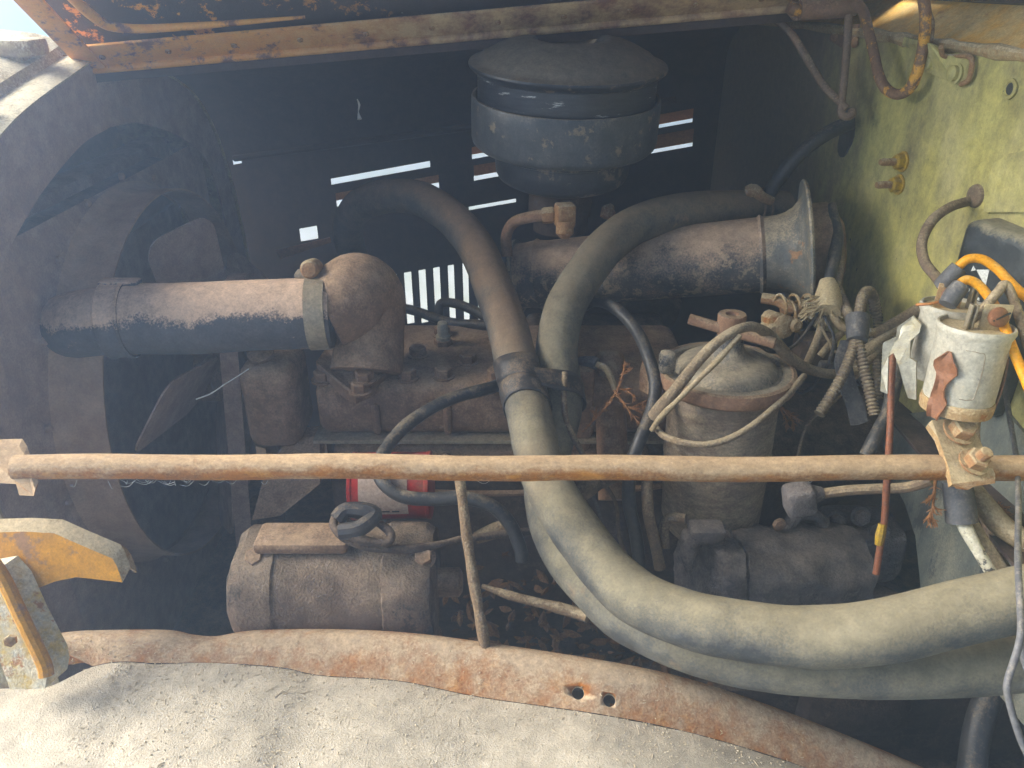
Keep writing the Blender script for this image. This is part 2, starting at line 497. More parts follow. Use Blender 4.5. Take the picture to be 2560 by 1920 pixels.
M['generator'] = grime('crusted_generator', (0.11, 0.078, 0.06), (0.15, 0.108, 0.08), dust=(0.25, 0.195, 0.14), spots=(0.05, 0.038, 0.032), spot_amt=0.3, spot_scale=11, top=0.6, cover=0.1, scale=9, rough=0.95, bump=1.0, edge=0.3)
M['starter'] = grime('dusty_grey_casting', (0.085, 0.078, 0.08), (0.12, 0.11, 0.108), dust=(0.2, 0.175, 0.155), spots=(0.04, 0.037, 0.04), spot_amt=0.3, spot_scale=16, top=0.5, cover=0.15, scale=16, rough=0.95, bump=1.0, edge=0.35)
M['white_lead'] = grime('flaking_white_lead', (0.5, 0.48, 0.4), (0.42, 0.4, 0.3), dust=(0.3, 0.25, 0.17), spots=(0.06, 0.055, 0.05), spot_amt=0.25, spot_scale=55, top=0.3, cover=0.1, scale=40, rough=0.7, bump=0.4)
M['web'] = grime('cobweb', (0.55, 0.55, 0.52), None, top=0.0, cover=-0.5, rough=0.9, bump=0.0)
M['chaff'] = grime('pale_chaff', (0.6, 0.53, 0.4), (0.45, 0.38, 0.27), dust=(0.55, 0.5, 0.4), top=0.2, cover=0.0, scale=90, rough=0.95, bump=0.1)
M['cowl'] = grime('tan_cowl_paint', (0.6, 0.33, 0.08), (0.5, 0.34, 0.14), dust=(0.55, 0.44, 0.24), spots=(0.35, 0.18, 0.06), spot_amt=0.1, spot_scale=14, top=0.1, cover=0.25, scale=8, rough=0.6, bump=0.2, edge=0.3)
M['seal'] = grime('dry_seal', (0.36, 0.29, 0.17), (0.3, 0.2, 0.1), dust=(0.48, 0.4, 0.26), top=0.4, cover=0.2, scale=40, rough=0.95, bump=0.6)
M['goldrod'] = grime('flaking_gold_rod', (0.16, 0.09, 0.055), (0.2, 0.12, 0.075), dust=(0.3, 0.2, 0.12), spots=(0.6, 0.33, 0.09), spot_amt=0.35, spot_scale=30, top=0.2, cover=-0.1, scale=30, rough=0.55, bump=0.4)
M['wirerod'] = grime('brown_wire_rod', (0.2, 0.14, 0.095), (0.15, 0.1, 0.07), dust=(0.36, 0.29, 0.2), top=0.3, cover=0.1, scale=40, rough=0.6, bump=0.3)


def green_mat():
    m, n, b = new_mat('green_firewall_paint')
    tc = N(n, 'ShaderNodeTexCoord')
    co = tc.outputs['Object']
    mp = N(n, 'ShaderNodeMapping')
    mp.inputs['Scale'].default_value = (1, 1, 0.55)
    n.links.new(co, mp.inputs[0])
    streak = nz(n, mp.outputs[0], 16, 8, 0.65)
    big = nz(n, co, 3.2, 5, 0.6)
    fine = nz(n, co, 420, 3, 0.6)
    col = mixc(n, ramp(n, big, [(0.35, 0.0), (0.65, 1.0)]), (0.52, 0.45, 0.115), (0.42, 0.385, 0.13))
    col = mixc(n, ramp(n, streak, [(0.45, 0.0), (0.75, 1.0)]), col, (0.48, 0.42, 0.2))
    col = mixc(n, mth(n, 'MULTIPLY', ramp(n, nz(n, mp.outputs[0], 11, 10, 0.75), [(0.43, 0.0), (0.66, 1.0)]), 0.85), col, (0.1, 0.085, 0.045))
    # towards the far corner the hood's shade is painted in as greyish brown
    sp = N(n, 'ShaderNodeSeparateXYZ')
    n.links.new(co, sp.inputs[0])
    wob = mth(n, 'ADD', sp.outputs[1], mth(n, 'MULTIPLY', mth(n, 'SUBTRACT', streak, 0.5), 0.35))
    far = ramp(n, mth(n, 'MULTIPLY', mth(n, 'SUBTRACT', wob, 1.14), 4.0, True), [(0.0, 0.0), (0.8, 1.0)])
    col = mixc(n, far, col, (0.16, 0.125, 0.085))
    col = mixc(n, ramp(n, nz(n, co, 60, 6, 0.7), [(0.66, 0.0), (0.70, 1.0)]), col, (0.1, 0.09, 0.06))
    col = mixc(n, ramp(n, nz(n, co, 130, 5, 0.7), [(0.70, 0.0), (0.74, 0.7)]), col, (0.55, 0.52, 0.3))
    hs = N(n, 'ShaderNodeHueSaturation')
    n.links.new(mth(n, 'ADD', mth(n, 'ADD', mth(n, 'MULTIPLY', fine, 0.5), mth(n, 'MULTIPLY', nz(n, co, 90, 6, 0.7), 0.9)), 0.3), hs.inputs['Value'])
    n.links.new(col, hs.inputs['Color'])
    n.links.new(hs.outputs[0], b.inputs['Base Color'])
    b.inputs['Roughness'].default_value = 0.75
    bp = N(n, 'ShaderNodeBump')
    bp.inputs['Strength'].default_value = 0.2
    bp.inputs['Distance'].default_value = 0.004
    n.links.new(mth(n, 'ADD', fine, mth(n, 'MULTIPLY', big, 2.0)), bp.inputs['Height'])
    n.links.new(bp.outputs[0], b.inputs['Normal'])
    return m


def hood_mat(name, strip):
    """underside of the hood: black-brown panel; the strip carries peeling orange paint that gives way to tan rust"""
    m, n, b = new_mat(name)
    tc = N(n, 'ShaderNodeTexCoord')
    co = tc.outputs['Object']
    sp = N(n, 'ShaderNodeSeparateXYZ')
    n.links.new(co, sp.inputs[0])
    a = nz(n, co, 22, 10, 0.72)
    c = nz(n, co, 55, 8, 0.7)
    fine = nz(n, co, 400, 3, 0.6)
    rust = mixc(n, ramp(n, c, [(0.35, 0.0), (0.65, 1.0)]), (0.24, 0.11, 0.065), (0.14, 0.075, 0.055))
    tan = mixc(n, ramp(n, a, [(0.4, 0.0), (0.6, 1.0)]), rust, (0.52, 0.38, 0.2))
    orange = mixc(n, ramp(n, c, [(0.3, 0.0), (0.7, 1.0)]), (0.68, 0.27, 0.035), (0.74, 0.38, 0.07))
    xs = mth(n, 'ADD', sp.outputs[0], mth(n, 'MULTIPLY', mth(n, 'SUBTRACT', a, 0.5), 0.5))
    left = ramp(n, mth(n, 'MULTIPLY', mth(n, 'ADD', xs, 0.40), 2.2, True), [(0.0, 1.0), (0.7, 0.0)])
    if strip:
        op = ramp(n, a, [(0.41, 0.0), (0.48, 1.0)])
        col = mixc(n, mth(n, 'MULTIPLY', op, left), tan, orange)
    else:
        dark = mixc(n, ramp(n, a, [(0.35, 0.0), (0.7, 1.0)]), (0.05, 0.045, 0.045), (0.085, 0.07, 0.06))
        fl = ramp(n, nz(n, co, 30, 10, 0.75), [(0.57, 0.0), (0.6, 1.0)])
        col = mixc(n, mth(n, 'MULTIPLY', fl, left), dark, orange)
        col = mixc(n, ramp(n, nz(n, co, 180, 4, 0.6), [(0.72, 0.0), (0.76, 1.0)]), col, (0.35, 0.33, 0.28))
    hs = N(n, 'ShaderNodeHueSaturation')
    n.links.new(mth(n, 'ADD', mth(n, 'MULTIPLY', fine, 0.5), 0.75), hs.inputs['Value'])
    n.links.new(col, hs.inputs['Color'])
    n.links.new(hs.outputs[0], b.inputs['Base Color'])
    b.inputs['Roughness'].default_value = 0.75
    bp = N(n, 'ShaderNodeBump')
    bp.inputs['Strength'].default_value = 0.4
    bp.inputs['Distance'].default_value = 0.004
    n.links.new(mth(n, 'ADD', c, mth(n, 'MULTIPLY', fine, 0.4)), bp.inputs['Height'])
    n.links.new(bp.outputs[0], b.inputs['Normal'])
    return m


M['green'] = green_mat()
M['hood_strip'] = hood_mat('peeling_orange_strip', True)
M['hood_panel'] = hood_mat('dark_hood_underside', False)


def ground_mat():
    m, n, b = new_mat('dry_ground')
    tc = N(n, 'ShaderNodeTexCoord')
    co = tc.outputs['Object']
    col = mixc(n, ramp(n, nz(n, co, 1.2, 8, 0.65), [(0.4, 0.0), (0.6, 1.0)]), (0.64, 0.61, 0.52), (0.5, 0.5, 0.36))
    n.links.new(col, b.inputs['Base Color'])
    b.inputs['Roughness'].default_value = 1.0
    return m


# ------------------------------------------------------------------ setting
def build_setting():
    g = MB()
    r = 44
    k = g.ring([(-r, 20 - r, 0), (r, 20 - r, 0), (r, 20 + r, 0), (-r, 20 + r, 0)])
    g.cap(k)
    struct(g.build('ground', ground_mat(), smooth=0))


# ------------------------------------------------------------------ body of the bus
HL = W(215, 166, 1.10)            # centre hinge of the hood, front end
HR = W(2010, 8, 1.10)             # and the rear end
HDIR = (HR - HL)
LIFT = Vector((0, -0.80, 0.60))   # direction in which the raised half rises from its hinge


def build_hood():
    e = thing('raised_hood', 'raised hood half with dark underside and peeling orange paint along its hinge edge', 'hood')
    ext = HDIR * 0.02
    a, b = HL - ext * 0.2, HR + ext * 4
    nrm = HDIR.normalized().cross(LIFT.normalized()).normalized()
    if nrm.z > 0:
        nrm = -nrm            # nrm points down, to the underside
    rows = []
    for i in range(13):
        s = i / 12.0
        row = []
        for j in range(25):
            q = a.lerp(b, j / 24.0) + LIFT * 0.68 * s
            # slight crown of the panel
            q += -nrm * 0.05 * math.sin(math.pi * s) + -nrm * 0.012
            row.append(q)
        rows.append(row)
    MB().sheet(rows, 0.0015).build('panel', M['hood_panel'], e)
    # hinge strip with its lip
    st = MB()
    st.box((a + b) / 2 + LIFT * 0.022 + nrm * 0.0, ((b - a).length, 0.05, 0.004),
           ((b - a).normalized(), LIFT.normalized(), nrm), 0.001)
    strip = st.build('hinge_strip', M['hood_strip'], e)
    up = LIFT.normalized()
    lip = MB()
    lip.tube([a + up * -0.004 + nrm * 0.004, a.lerp(b, .5) + up * -0.004 + nrm * 0.004, b + up * -0.004 + nrm * 0.004], 0.0055, 10, 12)
    lip.build('lip', M['hood_strip'], e)
    fl = MB()
    fl.box((a + b) / 2 + Vector((0, 0.004, -0.012)), ((b - a).length, 0.003, 0.022), ((b - a).normalized(), Vector((0, 1, 0)), Vector((0, 0, 1))), 0.0008)
    fl.build('hinge_leaf', M['farside'], e)
    # rivets: rings with a dark hole
    for i in range(12):
        c = a.lerp(b, 0.035 + i * 0.083) + up * 0.022 + nrm * 0.002
        rv = MB()
        rv.lathe(c, nrm, [(0.0042, 0), (0.0042, 0.0022), (0.003, 0.003), (0.0018, 0.003), (0.0018, 0.0006)], 12)
        rv.build('rivet', M['bolt'], strip)
    # front stiffener bead sweeping up along the front edge
    bd = MB()
    p = [a + (b - a) * 0.30 + up * 0.062, a + (b - a) * 0.16 + up * 0.064, a + (b - a) * 0.085 + up * 0.072,
         a + (b - a) * 0.062 + up * 0.10, a + (b - a) * 0.055 + up * 0.2, a + (b - a) * 0.055 + up * 0.5]
    bd.tube([q + nrm * -0.003 for q in p], [0.002, 0.005, 0.006, 0.007, 0.007, 0.007], 12, 10)
    bd.build('stiffener_bead', M['hood_strip'], e)
    # front edge flange of the raised half
    ff = MB()
    ff.box(a + up * 0.335 + (b - a).normalized() * 0.016 + nrm * 0.004, (0.034, 0.68, 0.004), ((b - a).normalized(), up, nrm), 0.001)
    ff.build('front_flange', M['hood_strip'], e)


def build_far_side():
    """closed far half of the hood: roof curving down to a louvred side"""
    e = thing('closed_hood_side', 'dark closed far side of the hood with glowing louvre slots', 'hood')
    Y = 1.75
    x0, x1 = -0.86, 0.56
    z0, z1 = 0.42, 1.30
    sl = 0.175          # the pressings slope up towards the firewall

    def px(u, v):
        y = (960.0 - v) / FPX
        t = Y / (FW_.y + UP_.y * y)
        return (u - 1280.0) / FPX * t, CAM.z + t * (FW_.z + UP_.z * y)

    holes = []
    slots = [(828, 462, 1078, 15), (842, 517, 1100, 34), (1180, 398, 1440, 30), (1185, 452, 1445, 38), (1172, 526, 1290, 9), (1460, 486, 1490, 6),
             (1560, 336, 1728, 34), (1560, 396, 1728, 44), (583, 412, 605, 11)]
    for u0, v, u1, h in slots:
        a, za = px(u0, v)
        b, _ = px(u1, v)
        b1, zb = px(u0, v - h)
        holes.append((a, b, za - sl * a, zb - sl * a, True))
    upr = []
    for i in range(7):
        u0 = 983 + i * 35.5
        a, za = px(u0, 812 - i * 2)
        b, zb = px(u0 + 9.5, 688 - i * 6)
        upr.append((a, b, za, zb))
        holes.append((a, b, za - sl * a, zb - sl * a, False))
    la, lz = px(752, 604)
    lb, lz2 = px(793, 572)
    holes.append((la, lb, lz - sl * la, lz2 - sl * la, False))
    xs = sorted(set([x0, x1] + [h[0] for h in holes] + [h[1] for h in holes]))
    zs = sorted(set([z0, z1] + [h[2] for h in holes] + [h[3] for h in holes]))
    # extra divisions are not needed: cells outside the holes are kept
    mb = MB()
    idx = {}

    def vid(i, j, k):
        key = (i, j, k)
        if key not in idx:
            idx[key] = len(mb.v)
            zz = zs[j]
            zz = zz + sl * xs[i]
            mb.v.append(Vector((xs[i], Y + 0.002 * k, zz)))
        return idx[key]

    def solid(i, j):
        if i < 0 or j < 0 or i >= len(xs) - 1 or j >= len(zs) - 1:
            return False
        cx, cz = (xs[i] + xs[i + 1]) / 2, (zs[j] + zs[j + 1]) / 2
        return not any(h[0] < cx < h[1] and h[2] < cz < h[3] for h in holes)
    for i in range(len(xs) - 1):
        for j in range(len(zs) - 1):
            if not solid(i, j):
                continue
            mb.f.append((vid(i, j, 0), vid(i + 1, j, 0), vid(i + 1, j + 1, 0), vid(i, j + 1, 0)))
            mb.f.append((vid(i, j, 1), vid(i, j + 1, 1), vid(i + 1, j + 1, 1), vid(i + 1, j, 1)))
            for di, dj, p, q in ((-1, 0, (i, j), (i, j + 1)), (1, 0, (i + 1, j), (i + 1, j + 1)), (0, -1, (i, j), (i + 1, j)), (0, 1, (i, j + 1), (i + 1, j + 1))):
                if not solid(i + di, j + dj):
                    mb.f.append((vid(*p, 0), vid(*q, 0), vid(*q, 1), vid(*p, 1)))
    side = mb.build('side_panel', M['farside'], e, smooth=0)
    # pressed louvre blades outside each slot
    for a, b, c, d, hor in holes[:-1]:
        bl = MB()
        za, zb = c + sl * a, c + sl * b
        za2, zb2 = d + sl * a, d + sl * b
        if hor:
            a, b = a - 0.004, b + 0.012
            za, zb, za2, zb2 = c + sl * a, c + sl * b, d + sl * a + 0.002, d + sl * b + 0.002
            gap = min(0.0042 if a > 0.2 else (0.0062 if a > -0.15 else 0.010), (za2 - za) * 0.8)
            bl.slab([(a, Y + 0.003, za2), (b, Y + 0.003, zb2), (b, Y + 0.014, zb2 - (za2 - za - gap) * 0.45), (b, Y + 0.019, zb + gap), (a, Y + 0.019, za + gap), (a, Y + 0.014, za2 - (za2 - za - gap) * 0.45)], (0, 0.002, 0.0005))
        else:
            w = 0.013
            bl.slab([(b, Y + 0.004, zb), (b + w, Y + 0.02, zb), (b + w, Y + 0.02, zb2), (b, Y + 0.004, zb2)], (0, 0.002, 0.0))
        bl.build('louvre_blade', M['louver'], side)
    # roof of the closed half
    rows = []
    for i in range(15):
        x = x0 + (x1 - x0) * i / 14
        k = (x - HL.x) / (HR.x - HL.x)
        hz = HL.z + (HR.z - HL.z) * k - 0.002
        hy = HL.y + (HR.y - HL.y) * k + 0.012
        row = []
        ze = z1 + sl * x
        for j in range(13):
            s = j / 12
            yy = hy + (Y - hy) * math.sin(s * math.pi / 2) ** 0.8
            zz = ze + (hz - ze) * math.cos(s * math.pi / 2) ** 0.8
            row.append((x, yy, zz))
        rows.append(row)
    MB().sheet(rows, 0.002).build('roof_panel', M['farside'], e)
    # inner stiffening rail and small fittings
    ra = MB()
    p0, p1 = W(585, 396, 1.62), W(1690, 250, 1.50)
    ra.tube([p0, p0.lerp(p1, .5), p1], 0.007, 8, 4)
    ra.build('stiffening_rail', M['farside'], e)
    rf = MB()
    rf.slab([W(690, 628, 1.70), W(825, 594, 1.70), W(828, 606, 1.70), W(700, 648, 1.70)], (0, 0.002, 0.001))
    rf.build('latch_plate', M['louver'], e)
    return e


def arch_profile(pts, n=8):
    return catmull([Vector((0, y, z)) for y, z in pts], n)


def build_front():
    e = thing('radiator_shell', 'weathered radiator shell with mossy top edge, in front of the fan', 'radiator shell')
    cy = 1.19
    outer = [(cy, 1.446), (0.93, 1.388), (0.80, 1.30), (0.735, 1.15), (0.71, 0.9), (0.70, 0.45)]
    inner = [(cy, 1.35), (1.085, 1.338), (0.93, 1.285), (0.835, 1.215), (0.80, 1.05), (0.79, 0.45)]
    o = arch_profile(outer)
    i_ = arch_profile(inner)
    o = o + [Vector((0, 2 * cy - p.y, p.z)) for p in reversed(o[:-1])] if False else o
    full_o = list(reversed(o)) + [Vector((0, 2 * cy - p.y, p.z)) for p in o[1:]]
    full_i = list(reversed(i_)) + [Vector((0, 2 * cy - p.y, p.z)) for p in i_[1:]]
    X = -0.598
    mb = MB()
    rows = [[(X, p.y, p.z) for p in full_i], [(X - 0.004, (p.y + q.y) / 2, (p.z + q.z) / 2) for p, q in zip(full_i, full_o)],
            [(X, p.y, p.z) for p in full_o]]
    mb.sheet(rows, 0.003)
    mb.build('rear_flange', M['radiator'], e)
    tp = MB()
    rows = []
    for k, (dx, dz, sc) in enumerate([(0.006, 0.002, 1.0), (-0.015, 0.008, 1.0), (-0.035, 0.006, 1.0), (-0.04, 0.018, 1.0), (-0.075, 0.032, 1.0), (-0.12, 0.036, 1.0), (-0.2, 0.03, 1.0), (-0.28, -0.02, 1.0)]):
        rows.append([(X + dx, p.y, p.z + dz) for p in full_o])
    tp.sheet(rows, 0.003)
    tp.build('top_panel', M['shell'], e)
    # bead / seal strip on the rear edge
    sl = MB()
    sl.tube([(X - 0.02, p.y, p.z + 0.012) for p in full_o[6:34:3]], 0.007, 8, 4, wob=0.4)
    sl.build('welting_strip', M['seal'], e)
    # ornament block on the shell
    t = thing('cap_block', 'mossy block standing on top of the radiator shell', 'block')
    bk = MB()
    c = W(30, 118, 1.02)
    bk.box(c, (0.075, 0.05, 0.022), None, 0.006)
    bk.build('block_top', M['shell'], t)
    bk = MB()
    bk.box(c + Vector((-0.008, 0, -0.024)), (0.052, 0.04, 0.03), None, 0.004)
    bk.build('block_foot', M['seal'], t)
    l = thing('hinge_socket', 'small rusty hinge socket at the front end of the hood hinge', 'hinge')
    hk = MB()
    c = W(195, 152, 1.10)
    hk.box(c, (0.028, 0.03, 0.02), None, 0.004)
    hk.build('socket_block', M['bolt'], l)
    hk = MB()
    hk.lathe(c + Vector((0.0, 0, 0.004)), (1, 0.0, 0.05), [(0.006, 0.01), (0.006, 0.05)], 12)
    hk.build('hinge_pin', M['radiator_dk'], l)
    hk = MB()
    hk.box(c + Vector((-0.012, 0.01, 0.018)), (0.035, 0.03, 0.014), None, 0.004)
    hk.build('socket_cap', M['shell'], l)

    # radiator core and tank
    r = thing('radiator', 'dusty brown radiator with its top tank behind the cooling fan', 'radiator')
    mb = MB()
    mb.box((-0.73, cy, 0.86), (0.06, 0.86, 0.80), None, 0.012)
    mb.build('core', M['radiator'], r)
    mb = MB()
    mb.box((-0.715, cy, 1.19), (0.11, 0.72, 0.10), None, 0.035, 4)
    mb.build('top_tank', M['radiator_dk'], r)

    mb = MB()
    mb.slab([(-0.80, p.y, p.z + 0.034) for p in full_o], (0.004, 0, 0))
    mb.build('daylight_blocker', M['radiator_dk'], r, smooth=0)  # dark sheet added to close the daylight gaps behind the shell

    # fan shroud: plate with a round opening and a rim
    s = thing('fan_shroud', 'brown sheet metal fan shroud with a wide round rim', 'fan shroud')
    cyf, czf, R = 1.18, 0.945, 0.308
    mb = MB()
    n = 64
    rin = mb.ring([(-0.606, cyf + (R - 0.0) * math.cos(2 * math.pi * k / n), czf + R * math.sin(2 * math.pi * k / n)) for k in range(n)])
    sq = []
    for k in range(n):
        a = 2 * math.pi * k / n
        m_ = max(abs(math.cos(a)), abs(math.sin(a)))
        sq.append((-0.618, cyf + 0.385 * math.cos(a) / m_, czf + (0.317 if math.sin(a) > 0 else 0.45) * math.sin(a) / m_))
    rout = mb.ring(sq)
    mb.bridge(rin, rout)
    mb.build('shroud_plate', M['radiator'], s)
    mb = MB()
    mb.lathe((-0.608, cyf, czf), (1, 0, 0), [(R + 0.012, 0.0), (R + 0.003, 0.01), (R, 0.02), (R, 0.066), (R - 0.003, 0.066), (R - 0.003, 0.02), (R, 0.01), (R + 0.009, 0.0)], 72, caps=False)
    mb.build('rim', M['rim'], s)

    for k in range(18):
        an = 2 * math.pi * k / 18 + .1
        q = MB()
        q.lathe((-0.606, cyf + (R + 0.022) * math.cos(an), czf + (R + 0.022) * math.sin(an)), (1, 0, 0), [(0.006, -0.002), (0.0055, 0.003), (0.003, 0.005), (0.0005, 0.0055)], 10)
        q.build('rivet', M['radiator'], s)

    f = thing('cooling_fan', 'cooling fan with broad rounded brown blades inside the shroud', 'fan')
    hub = MB()
    hub.lathe((-0.50, cyf, czf), (1, 0, 0), [(0.03, -0.03), (0.05, -0.03), (0.05, 0.0), (0.03, 0.02), (0.03, 0.06), (0.022, 0.065)], 24)
    hub.build('hub', M['engine'], f)
    for k, ang in enumerate((79, 159, 229, 293, 13)):
        a = math.radians(ang)
        rad = Vector((0, -math.cos(a), math.sin(a)))
        tang = Vector((1, 0, 0)).cross(rad)
        wdir = (tang * -0.80 + Vector((1, 0, 0)) * 0.60).normalized()
        nn = rad.cross(wdir)
        base = Vector((-0.50, cyf, czf))
        pts = []
        hw, L0, L1 = 0.062, 0.04, 0.275
        prof = [(L0, -0.03), (0.09, -hw * 0.9)] + [(L1 - 0.03 + 0.03 * math.sin(q), -hw + 0.03 - 0.03 * math.cos(q)) for q in [math.pi / 2 * i / 5 for i in range(6)]]
        prof += [(r_, -w_) for r_, w_ in reversed(prof)]
        poly = [base + rad * r_ + wdir * w_ + nn * (0.10 * w_) for r_, w_ in prof]
        b = MB()
        b.slab(poly, nn * 0.0025)
        b.build('blade', M['radiator'], f, smooth=0)
    # fan belt
    bl = MB()
    top = Vector((-0.43, 1.14, 1.05))
    bot = Vector((-0.46, 1.12, 0.62))
    r1, r2 = 0.085, 0.10
    loop = [top + Vector((0, -r1 * math.cos(a), r1 * math.sin(a))) for a in [math.pi * k / 12 for k in range(13)]]
    loop += [bot + Vector((0, r2 * math.cos(a), -r2 * math.sin(a))) for a in [math.pi * k / 12 for k in range(13)]]
    n = len(loop)
    inn = []
    cen = (top + bot) / 2
    ra = bl.ring([p + Vector((-0.014, 0, 0)) for p in loop])
    rb = bl.ring([p + Vector((0.014, 0, 0)) for p in loop])
    sh = [p - (p - (top if k < 13 else bot)).normalized() * 0.009 for k, p in enumerate(loop)]
    rc = bl.ring([p + Vector((0.010, 0, 0)) for p in sh])
    rd = bl.ring([p + Vector((-0.010, 0, 0)) for p in sh])
    for p, q in ((ra, rb), (rb, rc), (rc, rd), (rd, ra)):
        bl.bridge(p, q)
    tag(bl.build('fan_belt', M['radiator'], None, smooth=40), 'dusty fan belt running down between fan and engine', 'belt')
    for nm, c, rr, lab in (('pump_pulley', top, r1 - 0.010, 'brown pump pulley at the top of the fan belt'), ('crank_pulley', bot, r2 - 0.010, 'dark crank pulley at the bottom of the fan belt')):
        p = MB()
        p.lathe(c, (1, 0, 0), [(rr * 0.3, -0.02), (rr, -0.016), (rr * 0.97, -0.008), (rr * 0.97, 0.008), (rr, 0.016), (rr * 0.5, 0.02), (rr * 0.45, 0.05), (rr * 0.3, 0.052)], 32)
        tag(p.build(nm, M['engine_dk']), lab, 'pulley')


def build_firewall():
    e = thing('firewall', 'green painted firewall panel with streaked dirt, behind the wiring', 'firewall')
    k = -FNORM * 0.004

    def on(Y, Z, off=0.0):
        x = FWX0 + (FWX1 - FWX0) * (FWY0 - Y) / (FWY0 - FWY1)
        return Vector((x, Y, Z)) + FNORM * off
    Zt = 1.474
    poly = [on(1.75, Zt), on(1.75, 1.0), on(1.36, 1.0), on(1.22, 1.02), FIRE(2195, 1000), FIRE(2210, 1090), on(0.45, 0.985), on(0.35, 0.985), on(0.35, Zt)]
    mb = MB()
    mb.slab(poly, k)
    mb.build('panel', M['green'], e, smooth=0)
    # toe board below: grey green, its edge arching round the opening
    tb = MB()
    pts = [FIRE(2205, 1040, 0.005), FIRE(2208, 1120, .005), FIRE(2225, 1190, .005), FIRE(2262, 1260, .005), FIRE(2288, 1340, .005), FIRE(2298, 1430, .005), FIRE(2304, 1500, .005), on(0.35, 0.80, .005), on(0.35, 1.0, .005), FIRE(2500, 1010, .005)]
    tb.slab(pts, k)
    tb.build('toe_board', M['toe'], e, smooth=0)['label'] = 'grey lower board with an arched edge'
    # rolled top edge with dry seal
    tf = MB()
    tf.tube([on(1.75, Zt), on(1.3, Zt + 0.002), on(1.1, Zt), on(0.9, Zt), on(0.35, Zt)], 0.0075, 10, 10, wob=0.6)
    tf.build('top_seal', M['seal'], e)
    # raised panel bead on the right
    rb = MB()
    p = [FIRE(2473, 530, .0), FIRE(2478, 460, .0), FIRE(2495, 415, .0), FIRE(2530, 385, .0), FIRE(2600, 372, .0), FIRE(2600, 530)]
    rb.slab([q + FNORM * 0.0 for q in p], FNORM * 0.007)
    rb.build('pressed_boss', M['green'], e, smooth=0)
    # hole
    hb = MB()
    c = FIRE(2528, 222)
    hb.lathe(c, FNORM, [(0.011, 0.001), (0.011, 0.003), (0.0075, 0.0035), (0.0065, 0.002)], 20)
    hb.build('torn_hole_rim', M['green'], e)
    hb = MB()
    hb.lathe(FIRE(2530, 222), FNORM, [(0.0064, 0.0008), (0.0064, 0.0022)], 16)
    hb.build('hole_dark_disc', M['wire_black'], e)  # black disc painted in for the shaded inside of the hole
    # rubber patch behind the cable grommet
    gm = MB()
    c = FIRE(2118, 335)
    e1, e2 = Vector((0, 0, 1)), FNORM.cross(Vector((0, 0, 1)))
    gm.slab([c + e1 * 0.035 * math.cos(a) * (1.1 if math.cos(a) > 0 else 1) + e2 * 0.019 * math.sin(a) * (1 + 0.15 * math.sin(3 * a)) for a in [2 * math.pi * q / 20 for q in range(20)]], FNORM * 0.003)
    gm.build('grommet_patch', M['tape'], e, smooth=0)
    for (u, v, wh) in ((2258, 404, 'closer to the cowl edge'), (2248, 461, 'closer to the flared duct')):
        b = thing('mounting_stud', 'rusty stud with a yellow nut on the firewall, the one ' + wh, 'stud', 'studs on the firewall')
        c = FIRE(u, v)
        q = MB()
        q.hexbolt(c, FNORM, 0.0105, 0.010)
        q.build('nut', M['brass'], b, smooth=25)
        q = MB()
        q.lathe(c, FNORM, [(0.0052, 0.008)] + [(0.0052 - 0.0005 * (i % 2), 0.012 + i * 0.0014) for i in range(14)] + [(0.004, 0.033)], 12)
        q.build('thread', M['bolt'], b)
    # strap bracket with two bolts
    s = thing('strap_bracket', 'bent green strap bracket held by two round bolts under the cowl edge', 'bracket')
    q = MB()
    cs = [FIRE(2268, 92, .012), FIRE(2330, 108, .02), FIRE(2352, 118, .022), FIRE(2362, 138, .012), FIRE(2420, 140, .002), FIRE(2432, 152, .002), FIRE(2424, 196, .002), FIRE(2400, 212, .002), FIRE(2330, 182, .002), FIRE(2300, 130, .010), FIRE(2262, 112, .012)]
    q.slab(cs, FNORM * 0.004)
    q.build('strap', M['green'], s, smooth=0)
    q = MB()
    q.tube([FIRE(2352, 118, .028), FIRE(2358, 138, .018), FIRE(2380, 142, .009), FIRE(2418, 140, .008), FIRE(2430, 155, .007), FIRE(2422, 198, .007), FIRE(2402, 211, .006)], 0.003, 8, 6)
    q.build('rolled_edge', M['bolt'], s)
    for (u, v) in ((2330, 155), (2393, 183)):
        q = MB()
        c = FIRE(u, v, .006)
        q.lathe(c, FNORM, [(0.0125, 0), (0.0125, 0.003), (0.009, 0.0035), (0.009, 0.008), (0.005, 0.0105), (0.0005, 0.011)], 20)
        q.build('bolt_head', M['green'], s)
    tw = MB()
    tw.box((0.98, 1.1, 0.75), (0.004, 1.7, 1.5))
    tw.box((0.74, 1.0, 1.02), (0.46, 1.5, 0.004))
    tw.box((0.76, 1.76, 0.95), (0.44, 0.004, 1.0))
    tw.build('cab_dark_backing', M['farside'], e, smooth=0)  # dark boxes added behind the opening to keep daylight out
    # small bolts upper left of firewall
    w = thing('hinge_plate', 'small rusty plate with two screws under the hood hinge', 'plate')
    q = MB()
    q.slab([FIRE(2085, 65, .001), FIRE(2150, 60, .001), FIRE(2145, 112, .001), FIRE(2105, 118, .001), FIRE(2078, 100, .001)], FNORM * 0.003)
    q.build('plate', M['rustbrown'], w, smooth=0)
    for (u, v) in ((2088, 92), (2138, 106)):
        q = MB()
        q.lathe(FIRE(u, v, .004), FNORM, [(0.008, 0), (0.007, 0.003), (0.0045, 0.005), (0.0005, 0.0055)], 14)
        q.build('screw', M['bolt'], w)
    # tan line of old paint
    # cowl above
    c = thing('cowl', 'tan and orange painted cowl top above the green firewall', 'cowl')
    rows = []
    for i in range(9):
        s_ = i / 8
        rows.append([on(0.35 + 1.4 * j / 12, Zt + 0.001) + Vector((0.004 + 0.4 * s_, 0, 0.02 * math.sin(math.pi * s_) + 0.26 * s_)) for j in range(13)])
